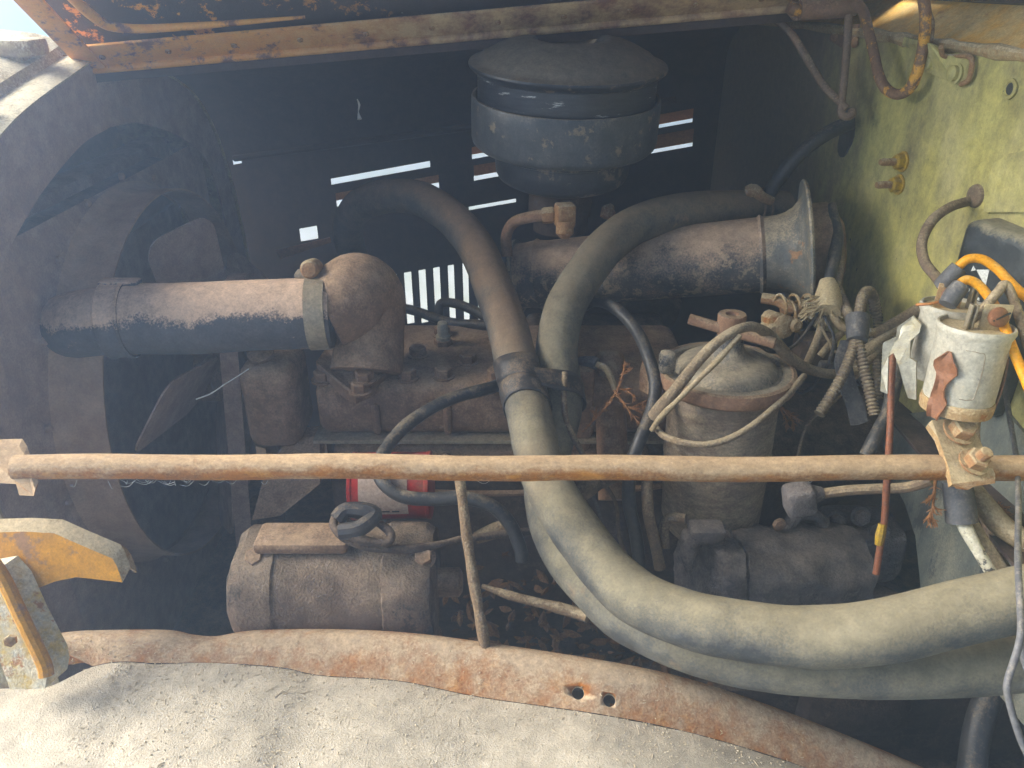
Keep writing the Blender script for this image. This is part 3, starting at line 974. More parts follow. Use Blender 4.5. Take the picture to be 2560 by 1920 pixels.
    MB().sheet(rows, -0.002).build('top_sheet', M['cowl'], c)
    q = MB()
    a, b = on(1.5, Zt + 0.065) + Vector((0.05, 0, 0)), on(0.98, Zt + 0.06) + Vector((0.06, 0, 0))
    q.tube([a, (a + b) / 2, b], 0.016, 10, 4)
    q.build('dark_gap_strip', M['wire_black'], c)  # added dark strip fills the gap and keeps the sky out


def rod_clamp():
    pass


def build_fender():
    e = thing('front_fender', 'dust covered front fender with a rusty rounded inner lip and two holes', 'fender')
    lip_px = [(-60, 1612), (60, 1600), (120, 1596), (200, 1588), (400, 1586), (470, 1598), (530, 1602), (620, 1588), (800, 1584), (1000, 1592), (1200, 1616), (1500, 1662), (1700, 1703), (1900, 1766), (2100, 1842), (2300, 1925), (2500, 2020), (2650, 2100)]
    seam_px = [(-60, 1735), (60, 1728), (130, 1724), (230, 1668), (300, 1654), (400, 1658), (530, 1656), (700, 1668), (800, 1688), (1000, 1702), (1200, 1742), (1500, 1785), (1700, 1825), (1900, 1880), (2100, 1950), (2300, 2030), (2500, 2120), (2650, 2190)]
    lip = catmull([Vector((u, v, 0)) for u, v in lip_px], 6)
    seam = catmull([Vector((u, v, 0)) for u, v in seam_px], 6)

    def tl(u):
        return 0.862 + 0.012 * math.sin(u / 420.0) + (0.06 * ((u - 1500) / 1000.0) if u > 1500 else 0)
    L = [W(p.x, p.y, tl(p.x)) for p in lip]
    Sm = []
    z3 = W(300, 1654, tl(300) - 0.018).z
    for p, q in zip(lip, seam):
        b = W(q.x, q.y, tl(q.x) - 0.018)
        if q.x < 300:       # the crown stays level where its edge runs out towards the post
            d = (b - CAM)
            b = CAM + d * ((z3 - CAM.z) / d.z)
        Sm.append(b)
    # the rolled lip itself tapers off at its front end
    lo = []
    for a, q in zip(lip, seam):
        v = q.y
        if q.x < 235:
            v = min(v, 1605 + max(0.0, (q.x - 110)) * 0.5)
        lo.append(W(q.x, v, tl(q.x) - 0.018))
    k0 = next(i for i, q in enumerate(seam) if q.x > 112)
    rows = []
    n = len(L)
    for k in range(11):
        row = []
        for a, b in list(zip(L, lo))[k0:]:
            out = (b - a)
            up = Vector((0, 0, 1))
            if k == 0:
                row.append(a + Vector((0, 0.020, -0.06)))
            elif k == 1:
                row.append(a + Vector((0, 0.018, -0.02)))
            elif k == 2:
                row.append(a + Vector((0, 0.012, -0.005)))
            else:
                s = (k - 3) / 7.0
                bulge = 0.0045 * math.sin(math.pi * min(1, s * 1.0) ** 0.8)
                row.append(a + out * s + Vector((0, -0.2, 1)).normalized() * bulge)
        rows.append(row)
    rail = MB().sheet(list(reversed(rows)), 0.003).build('inner_lip', M['rail'], e, smooth=60)
    # two drilled holes
    for (u, v) in ((1445, 1735), (1523, 1753)):
        c = W(u, v, tl(u) - 0.008)
        ax = (CAM - c).normalized()
        ax = (ax + Vector((0, 0, 0.35))).normalized()
        cut = MB()
        cut.lathe(c, ax, [(0.0068, -0.03), (0.0068, 0.03)], 24)
        co = cut.build('cutter', M['rail'])
        md = rail.modifiers.new('hole', 'BOOLEAN')
        md.operation = 'DIFFERENCE'
        md.solver = 'EXACT'
        md.object = co
        bpy.context.view_layer.update()
        dg = bpy.context.evaluated_depsgraph_get()
        me = bpy.data.meshes.new_from_object(rail.evaluated_get(dg))
        rail.modifiers.clear()
        rail.data = me
        bpy.data.objects.remove(co)
        rm = MB()
        rm.lathe(c + ax * 0.0, ax, [(0.0068, -0.002), (0.0080, 0.0015), (0.0074, 0.0022), (0.0066, 0.0012)], 24, caps=False)
        rm.build('hole_rim', M['chaff'], e)
    # dust covered crown
    rows = []
    prof = [(0.0, 0.0), (0.02, 0.004), (0.06, 0.010), (0.12, 0.012), (0.2, 0.004), (0.3, -0.03), (0.38, -0.10), (0.42, -0.22), (0.43, -0.4)]
    def hprof(d):
        for (d0, h0), (d1, h1) in zip(prof, prof[1:]):
            if d0 <= d <= d1:
                return h0 + (h1 - h0) * (d - d0) / (d1 - d0)
        return prof[-1][1]
    i3 = next(i for i, q in enumerate(seam) if q.x >= 300)
    y3 = Sm[i3].y
    for d, h in prof:
        row = []
        for i, b in enumerate(Sm):
            D = max(0.0, y3 - b.y) if i < i3 else 0.0
            dk = D + (0.43 - D) * d / 0.43
            row.append(Vector((b.x, b.y + D - dk, b.z - 0.0012 + hprof(dk) + 0.001 * noise.noise(Vector((b.x * 9, dk * 20, 1))))))
        rows.append(row)
    # finer rows
    fine = []
    for i in range(len(rows) - 1):
        for k in range(4):
            s = k / 4
            fine.append([p.lerp(q, s) + Vector((0, 0, 0.0012 * noise.noise(p.lerp(q, s) * 45))) for p, q in zip(rows[i], rows[i + 1])])
    fine.append(rows[-1])
    MB().sheet(list(reversed(fine)), 0.003).build('crown', M['fender'], e, smooth=60)
    # coin like washer on the left
    q = MB()
    c = W(12, 1790, tl(0) - 0.05)
    q.lathe(c, (0, -0.05, 1), [(0.026, -0.004), (0.026, 0.002), (0.022, 0.003), (0.0005, 0.003)], 28)
    q.build('round_cover', M['fender'], e)
    # loose chaff, splinters and grit lying on fender and lip
    rnd = random.Random(3)
    ch = MB()

    def bit(p, L_, r_):
        a = rnd.uniform(0, 2 * math.pi)
        d = Vector((math.cos(a), math.sin(a), rnd.uniform(-.15, .3)))
        m_ = p + d * L_ * .5 + Vector((rnd.uniform(-1, 1), rnd.uniform(-1, 1), 0)) * L_ * .12
        ch.tube([p, m_, p + d * L_], r_, 4, 2)
    def crown_z(b, d):
        hh = hprof(d)
        return b.z - 0.0012 + hh + 0.001 * noise.noise(Vector((b.x * 9, d * 20, 1)))
    for i in range(3000):
        j = rnd.randrange(i3, n - 8)
        b = Sm[j].lerp(Sm[j + 1], rnd.random())
        d = rnd.random() ** 1.6 * 0.22
        h = 0.012 * math.sin(min(1, d / 0.13) * math.pi / 2) if d < 0.13 else 0.012 - 0.3 * (d - 0.13) ** 1.3 * 0.5
        bit(Vector((b.x, b.y - d, crown_z(b, d) + 0.0006)), rnd.uniform(0.0007, 0.0022) if rnd.random() < 0.975 else rnd.uniform(0.004, 0.014), rnd.uniform(0.00025, 0.0007))
    for i in range(260):
        j = rnd.randrange(4, n - 8)
        s = rnd.random()
        a, b = L[j], Sm[j]
        bit(a.lerp(b, s) + Vector((0, -0.2, 1)).normalized() * 0.0045 * math.sin(math.pi * s), rnd.uniform(0.001, 0.004), 0.0004)
    st = ch.build('chaff', M['chaff'], e, smooth=0)
    st['kind'] = 'stuff'


def build_brackets():
    # cross rod over the fender
    e = thing('brace_rod', 'long rusty brace rod spanning the engine bay', 'rod')
    a, b = W(40, 1169, 0.772), W(2790, 1169, 0.772)
    mb = MB()
    mb.tube([a.lerp(b, i / 20) + Vector((0, 0, 0.0011 * math.sin(i * 1.3) + 0.0012 * math.sin(i * .37))) for i in range(21)], 0.0127, 20, 8, wob=0.03)
    mb.build('bar', M['rod'], e)
    # left end lug
    lg = MB()
    c = W(40, 1178, 0.772)
    lg.slab([W(-60, 1118, .775), W(48, 1116, .775), W(60, 1135, .772), W(88, 1225, .76), W(84, 1240, .76), W(48, 1238, .76), W(40, 1210, .765), W(-60, 1205, .775)], (0, 0.008, 0.004))
    lg.build('end_lug', M['rod'], e, smooth=0)
    # cobweb wisps on the rod
    wv = MB()
    rnd = random.Random(5)
    for i in range(22):
        s = rnd.choice([rnd.uniform(0.03, 0.2), rnd.uniform(0.1, 0.16), rnd.uniform(0.02, 0.9)])
        p = a.lerp(b, s) + Vector((0, -0.006, -0.0115))
        q = p + Vector((rnd.uniform(-.02, .02), rnd.uniform(-.004, .004), rnd.uniform(-.008, .004)))
        wv.tube([p, p.lerp(q, .5) + Vector((0, 0, -0.004)), q], 0.00022, 4, 4)
    wb = wv.build('cobweb_wisps', M['web'], e)
    wb['kind'] = 'stuff'

    # clamp bracket carrying the cans
    k = thing('can_bracket', 'tan rusty clamp bracket with two hex bolts on the brace rod', 'bracket')
    P = [W(2330, 1050, .782), W(2412, 1045, .790), W(2445, 1090, .782), W(2470, 1150, .768), W(2488, 1185, .756), W(2488, 1200, .752), W(2380, 1212, .748), W(2372, 1170, .755), W(2345, 1095, .772), W(2322, 1062, .781)]
    q = MB()
    q.slab(P, (0.0, 0.004, -0.006))
    q.build('plate', M['bracket'], k, smooth=0)
    q = MB()
    q.slab([W(2380, 1210, .748), W(2488, 1198, .752), W(2488, 1208, .752), W(2436, 1216, .75), W(2420, 1225, .75), W(2390, 1222, .75)], (0.0, 0.02, 0.0))
    q.build('under_clip', M['rod'], k, smooth=0)
    nrm = ((P[1] - P[0]).cross(P[5] - P[0])).normalized()
    if nrm.z < 0:
        nrm = -nrm
    for (u, v, t, r, st) in ((2394, 1080, .778, .0125, 0.0), (2430, 1158, .757, .0112, 0.010)):
        q = MB()
        q.hexbolt(W(u, v, t) + nrm * 0.001, nrm, r, r * 0.95, True, st)
        q.build('hex_bolt', M['bolt'], k, smooth=25)

    # left yellow bracket and post
    y = thing('yellow_bracket', 'broken yellow painted bracket arm beside the post on the fender', 'bracket')
    q = MB()
    arm = [W(-70, 1333, .80), W(60, 1329, .80), W(135, 1333, .80), W(200, 1362, .80), W(280, 1396, .80), W(292, 1415, .80), W(306, 1456, .80), W(255, 1450, .80), W(190, 1443, .80), W(140, 1453, .80), W(95, 1470, .80), W(62, 1500, .80), W(45, 1505, .80), W(-70, 1520, .80)]
    q.slab(arm, (0.0, 0.003, 0.001))
    q.build('arm_plate', M['orangepost'], y, smooth=0)
    q = MB()
    top = arm[:7]
    ra = [top, [p + Vector((0.004, 0.014, 0.007)) for p in top], [p + Vector((0.006, 0.020, -0.004)) for p in top]]
    q.sheet(ra, 0.0025)
    q.build('rolled_edge', M['bracket'], y)
    q = MB()
    pl = [W(-70, 1440, .775), W(-15, 1430, .775), W(20, 1470, .775), W(60, 1560, .775), W(112, 1660, .775), W(118, 1690, .775), W(112, 1722, .775), W(25, 1724, .775), W(-5, 1640, .775), W(-70, 1500, .775)]
    q.slab(pl, (0.01, 0.025, 0.0))
    q.build('post', M['post'], y, smooth=0)
    q = MB()
    q.tube([W(-30, 1390, .772), W(10, 1450, .772), W(55, 1545, .772), W(108, 1655, .772), W(116, 1690, .772)], 0.007, 10, 5)
    q.build('post_edge', M['orangepost'], y)
    q = MB()
    q.lathe(W(28, 1600, .768), Vector((0.3, -1, .4)), [(0.006, 0), (0.006, 0.004), (0.003, 0.005)], 6)
    q.build('post_bolt', M['bolt'], y)


# ------------------------------------------------------------------ engine
def build_engine():
    e = thing('engine', 'brown dirt caked engine with bolted head', 'engine')
    x0, x1 = -0.275, 0.26
    yf = 0.935
    head = MB()
    head.box(((x0 + x1) / 2, yf + 0.105, 1.012), (x1 - x0, 0.22, 0.082), None, 0.018, 3)
    hd = head.build('cylinder_head', M['engine'], e)
    g = MB()
    g.box(((x0 + x1) / 2, yf + 0.102, 0.968), (x1 - x0 + 0.012, 0.236, 0.006), None, 0.001)
    g.build('head_gasket', M['galv'], e)
    bk = MB()
    bk.box(((x0 + x1) / 2 + 0.03, yf + 0.175, 0.735), (x1 - x0 + 0.06, 0.33, 0.45), None, 0.02, 3)
    bk.build('block', M['engine_dk'], e)
    sd = MB()
    sd.box((-0.03, yf + 0.01, 0.925), (0.46, 0.04, 0.06), None, 0.018, 3)
    sd.build('side_cover', M['engine'], e)
    rb = MB()
    rb.box((0.14, yf + 0.25, 0.99), (0.24, 0.10, 0.10), None, 0.02, 3)
    rb.build('valve_cover', M['engine_dk'], e)
    for (u, v, t) in ((810, 968, 1.075), (1020, 962, 1.08), (1045, 890, 1.14), (905, 1010, 1.05), (1110, 960, 1.085), (1170, 905, 1.12), (1105, 825, 1.2), (1240, 965, 1.08)):
        q = MB()
        p = W(u, v, t)
        p.z = 1.052
        q.hexbolt(p, (0, 0, 1), 0.0125, 0.013)
        q.build('head_bolt', M['engine'], hd, smooth=25)
    for k in range(7):
        q = MB()
        q.hexbolt((-0.225 + k * 0.065, yf - 0.011, 0.928 + 0.012 * (-1) ** k), (0, -1, 0.1), 0.0075, 0.006)
        q.build('cover_bolt', M['engine'], e, smooth=25)
    for k in range(5):
        q = MB()
        q.box((-0.19 + k * 0.1, yf - 0.003, 1.0), (0.012, 0.014, 0.05), None, 0.005)
        q.build('casting_rib', M['engine'], hd)
    for k in range(3):
        q = MB()
        q.lathe((-0.14 + k * 0.15, yf + 0.016, 0.80), (0, -1, 0), [(0.026, 0), (0.026, 0.004), (0.021, 0.005), (0.020, 0.001), (0.0005, 0.001)], 24)
        q.build('core_plug', M['engine'], e)
    q = MB()
    q.tube([(-0.22, yf - 0.012, 0.885), (-0.05, yf - 0.016, 0.88), (0.1, yf - 0.014, 0.885), (0.24, yf - 0.012, 0.90), (0.27, yf + 0.03, 0.97)], 0.0045, 10, 6)
    q.build('oil_line', M['engine'], e)
    # intake / manifold lump behind the hoses
    mf = MB()
    mf.tube([(0.06, 1.31, 1.0), (0.1, 1.32, 1.03), (0.2, 1.32, 1.03), (0.30, 1.31, 1.0)], [0.03, 0.04, 0.04, 0.03], 16, 6)
    mf.build('manifold', M['engine_dk'], e)
    nk = MB()
    nk.lathe((0.08, 1.24, 1.175), (0, 0, 1), [(0.03, 0), (0.045, 0.005), (0.045, 0.04), (0.05, 0.05), (0.05, 0.075)], 24)
    nk.build('carburettor_body', M['engine_dk'], e)
    # water pump housing by the fan
    wp = MB()
    wp.box(W(695, 985, 1.10), (0.075, 0.10, 0.13), None, 0.02, 3)
    wp.build('pump_housing', M['engine'], e)
    wp = MB()
    wp.lathe(W(655, 895, 1.06), (0, -0.4, 1), [(0.018, 0), (0.018, 0.012), (0.008, 0.016)], 12)
    wp.build('pump_plug', M['engine'], e)
    fr = MB()
    fr.slab([W(630, 1300, 1.05), W(660, 1190, 1.08), W(720, 1100, 1.1), W(800, 1090, 1.1), W(800, 1210, 1.06), W(700, 1290, 1.04)], (0, 0.03, 0.0))
    fr.build('front_bracket', M['engine'], e, smooth=0)

    # thermostat housing elbow
    t = thing('thermostat_elbow', 'brown cast thermostat elbow bolted to the engine head', 'pipe elbow')
    q = MB()
    q.tube([W(812, 782, 1.02), W(850, 762, 1.025), W(893, 732, 1.04), W(922, 752, 1.06), W(925, 830, 1.07), W(918, 930, 1.065)], [0.049, 0.052, 0.054, 0.050, 0.047, 0.05], 24, 8)
    q.build('elbow', M['engine'], t)
    q = MB()
    fl = [W(790, 905, 1.06), W(815, 870, 1.10), W(985, 870, 1.12), W(992, 905, 1.08), W(930, 965, 1.05), W(888, 984, 1.04), W(860, 972, 1.043)]
    q.slab(fl, (0, 0.0, -0.016))
    q.build('flange', M['engine'], t, smooth=0)
    for (u, v, tt) in ((893, 895, 1.055), (912, 950, 1.045)):
        q = MB()
        q.hexbolt(W(u, v, tt), (0, -0.1, 1), 0.013, 0.013)
        q.build('flange_bolt', M['engine'], t, smooth=25)

    # radiator pipe
    p = thing('radiator_pipe', 'thick dusty radiator pipe from the shell to the thermostat elbow', 'pipe')
    q = MB()
    q.tube([W(330, 797, 1.0), W(480, 796, 1.0), W(640, 788, 1.005), W(830, 782, 1.015)], 0.0465, 28, 8, wob=0.01)
    q.build('hose', M['rad_pipe'], p)
    q = MB()
    q.tube([W(345, 797, 1.0), W(250, 805, 1.0), W(195, 812, 1.02), W(165, 820, 1.08), W(150, 830, 1.20)], [0.044, 0.044, 0.044, 0.044, 0.044], 24, 8)
    q.build('inlet_elbow', M['rad_pipe'], p)
    for (ua, ub, va, vb, t0, mat, nm) in ((272, 332, 801, 798, 1.0, M['rad_pipe'], 'wide_clamp'), (774, 822, 783, 781, 1.012, M['galv'], 'steel_clamp')):
        q = MB()
        a, b = W(ua, va, t0), W(ub, vb, t0 + 0.002)
        L_ = (b - a).length
        q.lathe(a, b - a, [(0.0470, 0), (0.0495, 0.0), (0.0515, 0.003), (0.0495, 0.008), (0.0495, L_ - 0.008), (0.0515, L_ - 0.003), (0.0495, L_), (0.0470, L_)] if nm == 'wide_clamp' else [(0.047, 0), (0.0492, 0), (0.0492, L_), (0.047, L_)], 36, caps=False)
        cl = q.build(nm, mat, p)
        if nm == 'steel_clamp':
            q = MB()
            c = W(778, 688, 1.005)
            q.box(c, (0.04, 0.02, 0.012), None, 0.003)
            q.build('clamp_lug', M['galv'], cl)
            q = MB()
            q.lathe(W(776, 672, 0.99), (0, -1, 0.25), [(0.012, -0.02), (0.012, 0.006), (0.009, 0.009), (0.0005, 0.01)], 20)
            q.build('clamp_screw', M['bolt'], cl)
        else:
            q = MB()
            q.box(W(300, 706, .985), (0.05, 0.02, 0.008), None, 0.003)
            q.build('clamp_lug', M['rad_pipe'], cl)

    # generator
    g = thing('generator', 'big dusty round generator low beside the engine block', 'generator')
    q = MB()
    a, b = W(618, 1462, .955), W(1088, 1456, .955)
    L_ = (b - a).length
    q.lathe(a, b - a, [(0.045, -0.008), (0.066, 0.0), (0.074, 0.012), (0.074, 0.05), (0.072, 0.052)] + [(0.072, 0.052 + (L_ - 0.107) * i / 10) for i in range(1, 11)] + [(0.074, L_ - 0.053), (0.074, L_ - 0.01), (0.068, L_), (0.03, L_ + 0.004)], 40)
    q.roughen(0.004, 28)
    q.roughen(0.0015, 90)
    gb = q.build('casing', M['generator'], g)
    q = MB()
    q.lathe(b, b - a, [(0.018, 0), (0.018, 0.03), (0.012, 0.034)], 16)
    q.build('shaft_end', M['engine'], g)
    for uu in (640, 1060):
        q = MB()
        q.hexbolt(W(uu, 1395, .905), (0, -0.6, 0.8), 0.011, 0.01)
        q.build('through_bolt', M['engine'], g, smooth=25)
    q = MB()
    q.box(W(760, 1345, .91), (0.11, 0.045, 0.016), None, 0.006)
    q.build('cover_plate', M['engine'], g)
    c = thing('wire_coil', 'dark tarred cable coiled over the generator', 'cable')
    q = MB()
    q.tube([W(1400, 1320, .98), W(1180, 1345, .93), W(1060, 1368, .90), W(950, 1372, .885), W(870, 1350, .88), W(835, 1315, .885), W(848, 1285, .90), W(900, 1290, .895), W(950, 1310, .89), W(978, 1338, .885), W(960, 1358, .88), W(890, 1345, .875), W(850, 1320, .88)], 0.0048, 12, 8, wob=0.4)
    q.build('loop', M['engine_dk'], c)
    q = MB()
    q.tube([W(842, 1300, .885), W(870, 1275, .89), W(935, 1285, .89), W(900, 1320, .878), W(850, 1330, .878)], 0.010, 10, 8, wob=0.2)
    q.build('tar_lump', M['tape'], c)

    # red tin
    r = thing('red_canister', 'red tin canister with a pale label lying behind the brace rod', 'canister')
    a, b = W(882, 1215, .985), W(1080, 1212, .985)
    L_ = (b - a).length
    q = MB()
    q.lathe(a, b - a, [(0.040, 0.0), (0.0435, 0.001), (0.0435, 0.005), (0.0425, 0.006), (0.0425, L_ - 0.006), (0.0435, L_ - 0.005), (0.0435, L_ - 0.001), (0.04, L_)], 36)
    q.build('tin', M['red'], r)
    d = (b - a).normalized()
    e1 = Vector((0, -1, 0))
    e1 = (e1 - d * e1.dot(d)).normalized()
    e2 = d.cross(e1)
    if e2.z < 0:
        e2 = -e2
    for (s0, s1, a0, a1, mat, nm, rr) in ((0.015, 0.075, 8, 75, M['label'], 'paper_label', 0.0430), (0.022, 0.036, 14, 17, M['print'], 'print_line', 0.0433), (0.040, 0.052, 14, 17, M['print'], 'print_line', 0.0433), (0.055, 0.064, 14, 17, M['print'], 'print_line', 0.0433)):
        q = MB()
        rows = []
        for k in range(9):
            an = math.radians(a0 + (a1 - a0) * k / 8) - math.radians(28)
            nn = e1 * math.cos(an) + e2 * math.sin(an)
            rows.append([a + d * s0 + nn * rr, a + d * s1 + nn * rr])
        q.sheet(rows, -0.0003)
        q.build(nm, mat, r)

    sp_ = thing('spark_plug', 'pale ceramic plug standing on the head below the louvres', 'spark plug')
    q = MB()
    b_ = W(1108, 850, 1.17)
    q.lathe(b_, (0, -0.1, 1), [(0.011, 0), (0.011, 0.008), (0.008, 0.009), (0.0085, 0.022), (0.007, 0.03), (0.003, 0.032)], 16)
    q.build('insulator', M['can'], sp_)
    q = MB()
    q.hexbolt(b_ + Vector((0, 0, -0.012)), (0, 0, 1), 0.014, 0.012)
    q.build('hex_base', M['engine'], sp_, smooth=25)

    # starter like casting under the canister
    s = thing('starter_casting', 'grey dusty round casting with a cracked edge, below the filter canister', 'casting')
    q = MB()
    a, b = W(1742, 1440, 1.03), W(2100, 1425, 1.10)
    L_ = (b - a).length
    q.lathe(a, b - a, [(0.03, -0.001), (0.062, 0.0), (0.066, 0.005), (0.066, 0.02), (0.066, 0.035), (0.060, 0.036), (0.060, 0.039), (0.066, 0.040)] + [(0.066, 0.04 + (L_ - 0.04) * i / 12) for i in range(1, 13)], 64)
    q.roughen(0.007, 32)
    q.roughen(0.003, 110)
    q.build('barrel', M['starter'], s)
    q = MB()
    q.box(W(1765, 1330, .985), (0.045, 0.03, 0.022), None, 0.005)
    q.build('terminal_block', M['starter'], s)
    q = MB()
    q.tube([W(1705, 1340, .99), W(1725, 1350, .985), W(1720, 1390, .985), W(1722, 1430, .985)], [0.010, 0.014, 0.010, 0.004], 10, 4)
    q.build('lug', M['starter'], s)
    q = MB()
    q.tube([W(1662, 1370, 1.0), W(1660, 1320, 1.0), W(1675, 1296, 1.0), W(1715, 1298, .99)], 0.007, 10, 6)
    q.build('terminal_wire', M['wire_brown'], s)
    # things in the dark below: transmission hump, frame rail, pan
    fr = thing('chassis_rail', 'dark steel chassis rail below the hoses', 'chassis rail')
    q = MB()
    q.box((0.0, 0.80, 0.56), (2.6, 0.06, 0.16), None, 0.01)
    q.build('rail', M['engine_dk'], fr)
    q = MB()
    q.box(W(2130, 1760, 1.12), (0.16, 0.06, 0.10), None, 0.03)
    q.build('mount', M['engine_dk'], fr)
    tr = thing('bell_housing', 'dark cast bell housing behind the filter canister', 'casting')
    q = MB()
    q.lathe((0.30, 1.16, 0.78), (1, 0, 0), [(0.10, 0), (0.2, 0.0), (0.21, 0.02), (0.20, 0.05), (0.14, 0.2), (0.12, 0.5)], 40)
    q.build('housing', M['engine_dk'], tr)
    for k in range(8):
        q = MB()
        an = k * math.pi / 4 + .2
        q.hexbolt((0.30, 1.16 + 0.185 * math.cos(an), 0.78 + 0.185 * math.sin(an)), (-1, 0, 0), 0.011, 0.01)
        q.build('housing_bolt', M['engine_dk'], tr, smooth=25)
    pn = thing('splash_pan', 'dark splash pan strewn with leaves under the engine', 'pan')
    q = MB()
    q.sheet([[(-1.3, 0.55, 0.45), (1.6, 0.55, 0.45)], [(-1.3, 0.85, 0.47), (1.6, 0.85, 0.47)], [(-1.3, 1.8, 0.44), (1.6, 1.8, 0.44)]], 0.003)
    q.build('pan_sheet', M['engine_dk'], pn)
    q = MB()
    q.sheet([[(-1.3, 0.55, 0.45), (-1.3, 0.60, 0.60)], [(1.6, 0.55, 0.45), (1.6, 0.60, 0.60)]], 0.003)
    q.build('side_apron', M['engine_dk'], pn)
    pipe = MB()
    pipe.tube([W(2520, 1650, .95), W(2450, 1800, .93), W(2420, 2000, .92)], 0.016, 14, 6)
    tag(pipe.build('drain_pipe', M['wire_black']), 'bluish dark drain pipe at the lower corner under the hoses', 'pipe')
    ln = MB()
    ln.tube([W(1700, 1330, 1.12), W(1960, 1360, 1.1), W(2080, 1440, 1.08), W(2230, 1500, 1.06), W(2350, 1600, 1.0)], 0.013, 12, 6)
    tag(ln.build('steering_link', M['engine_dk']), 'dark sloping steering link in the shadow behind the hoses', 'rod')


def build_air_cleaner():
    e = thing('air_cleaner', 'black oil bath air cleaner with dented domed lid', 'air cleaner')
    c0 = W(1415, 300, 1.15)
    Y = c0.y
    X = c0.x

    def z(v):
        return ZV(v, Y)
    base = Vector((X, Y, 0))
    ax = Vector((0.02, -0.105, 1)).normalized()
    zr = z(158)
    lid = MB()
    pr = [(0.128, zr - 0.014), (0.136, zr - 0.010), (0.1432, zr - 0.0035), (0.1442, zr - 0.001), (0.1435, zr + 0.0015), (0.136, zr + 0.0035), (0.131, zr + 0.005), (0.127, zr + 0.009), (0.120, zr + 0.0145),
          (0.100, zr + 0.0245), (0.084, zr + 0.0305), (0.070, zr + 0.034), (0.060, zr + 0.0355), (0.053, zr + 0.035), (0.048, zr + 0.031), (0.044, zr + 0.024), (0.039, zr + 0.021), (0.0005, zr + 0.020)]
    ctr = base + Vector((0, 0, zr))
    off = lambda p: [(r, h - zr) for r, h in p]
    lid.lathe(ctr, ax, off(pr), 72)
    lid.build('lid', M['aircl'], e)
    u = MB()
    u.lathe(ctr, ax, off([(0.12, zr - 0.010), (0.131, zr - 0.010), (0.131, zr - 0.075), (0.125, zr - 0.075)]), 64, caps=False)
    u.build('upper_drum', M['aircl_scr'], e)
    z1, z2 = z(238), z(356)
    rg = MB()
    rg.lathe(ctr, ax, off([(0.131, z1 - 0.01), (0.1355, z1), (0.1385, z1), (0.1400, z1 - 0.003), (0.1405, z1 - 0.02), (0.1405, z2 + 0.008), (0.139, z2 + 0.002), (0.134, z2 - 0.003), (0.122, z2 - 0.006), (0.107, z2 - 0.007)]), 72, caps=False)
    rg.build('outer_ring', M['aircl_ring'], e)
    z3 = z(448)
    bw = MB()
    bw.lathe(ctr, ax, off([(0.108, z2 - 0.004), (0.108, z2 - 0.014), (0.104, z2 - 0.016), (0.1045, z2 - 0.03), (0.103, z3 + 0.010), (0.099, z3 + 0.002), (0.090, z3 - 0.003), (0.06, z3 - 0.007), (0.0005, z3 - 0.009)]), 64)
    bw.build('lower_bowl', M['aircl'], e)
    nk = MB()
    nk.lathe(ctr, ax, off([(0.05, z3 - 0.005), (0.05, z3 - 0.06)]), 24)
    nk.build('neck', M['engine_dk'], e)
    # fuel line with its square fitting
    f = thing('fuel_line', 'tan fuel pipe with a square fitting under the air cleaner', 'pipe')
    q = MB()
    q.tube([W(1268, 640, 1.2), W(1266, 590, 1.19), W(1285, 556, 1.17), W(1330, 542, 1.14), W(1370, 538, 1.13)], 0.0085, 14, 8)
    q.build('tube', M['rustbrown'], f)
    q = MB()
    q.lathe(W(1355, 540, 1.132), Vector((1, 0, 0.1)), [(0.011, 0), (0.0125, 0.004), (0.0125, 0.016), (0.010, 0.02)], 6)
    q.build('hex_nut', M['bolt'], f, smooth=25)
    q = MB()
    q.box(W(1412, 538, 1.12), (0.028, 0.026, 0.034), (Vector((1, 0.2, 0)).normalized(), Vector((-0.2, 1, 0)).normalized(), Vector((0, 0, 1))), 0.004)
    q.build('square_fitting', M['bolt'], f)
    q = MB()
    q.lathe(W(1412, 575, 1.12), (0, -0.2, -1), [(0.013, -0.012), (0.013, 0.005), (0.006, 0.012)], 12)
    q.build('fitting_cap', M['bolt'], f)
    w = MB()
    w.tube([W(1515, 545, 1.2), W(1522, 525, 1.2), W(1530, 512, 1.2)], [0.010, 0.012, 0.004], 10, 4)
    tag(w.build('grease_nipple', M['bolt']), 'small pale nipple behind the curved hose', 'fitting')


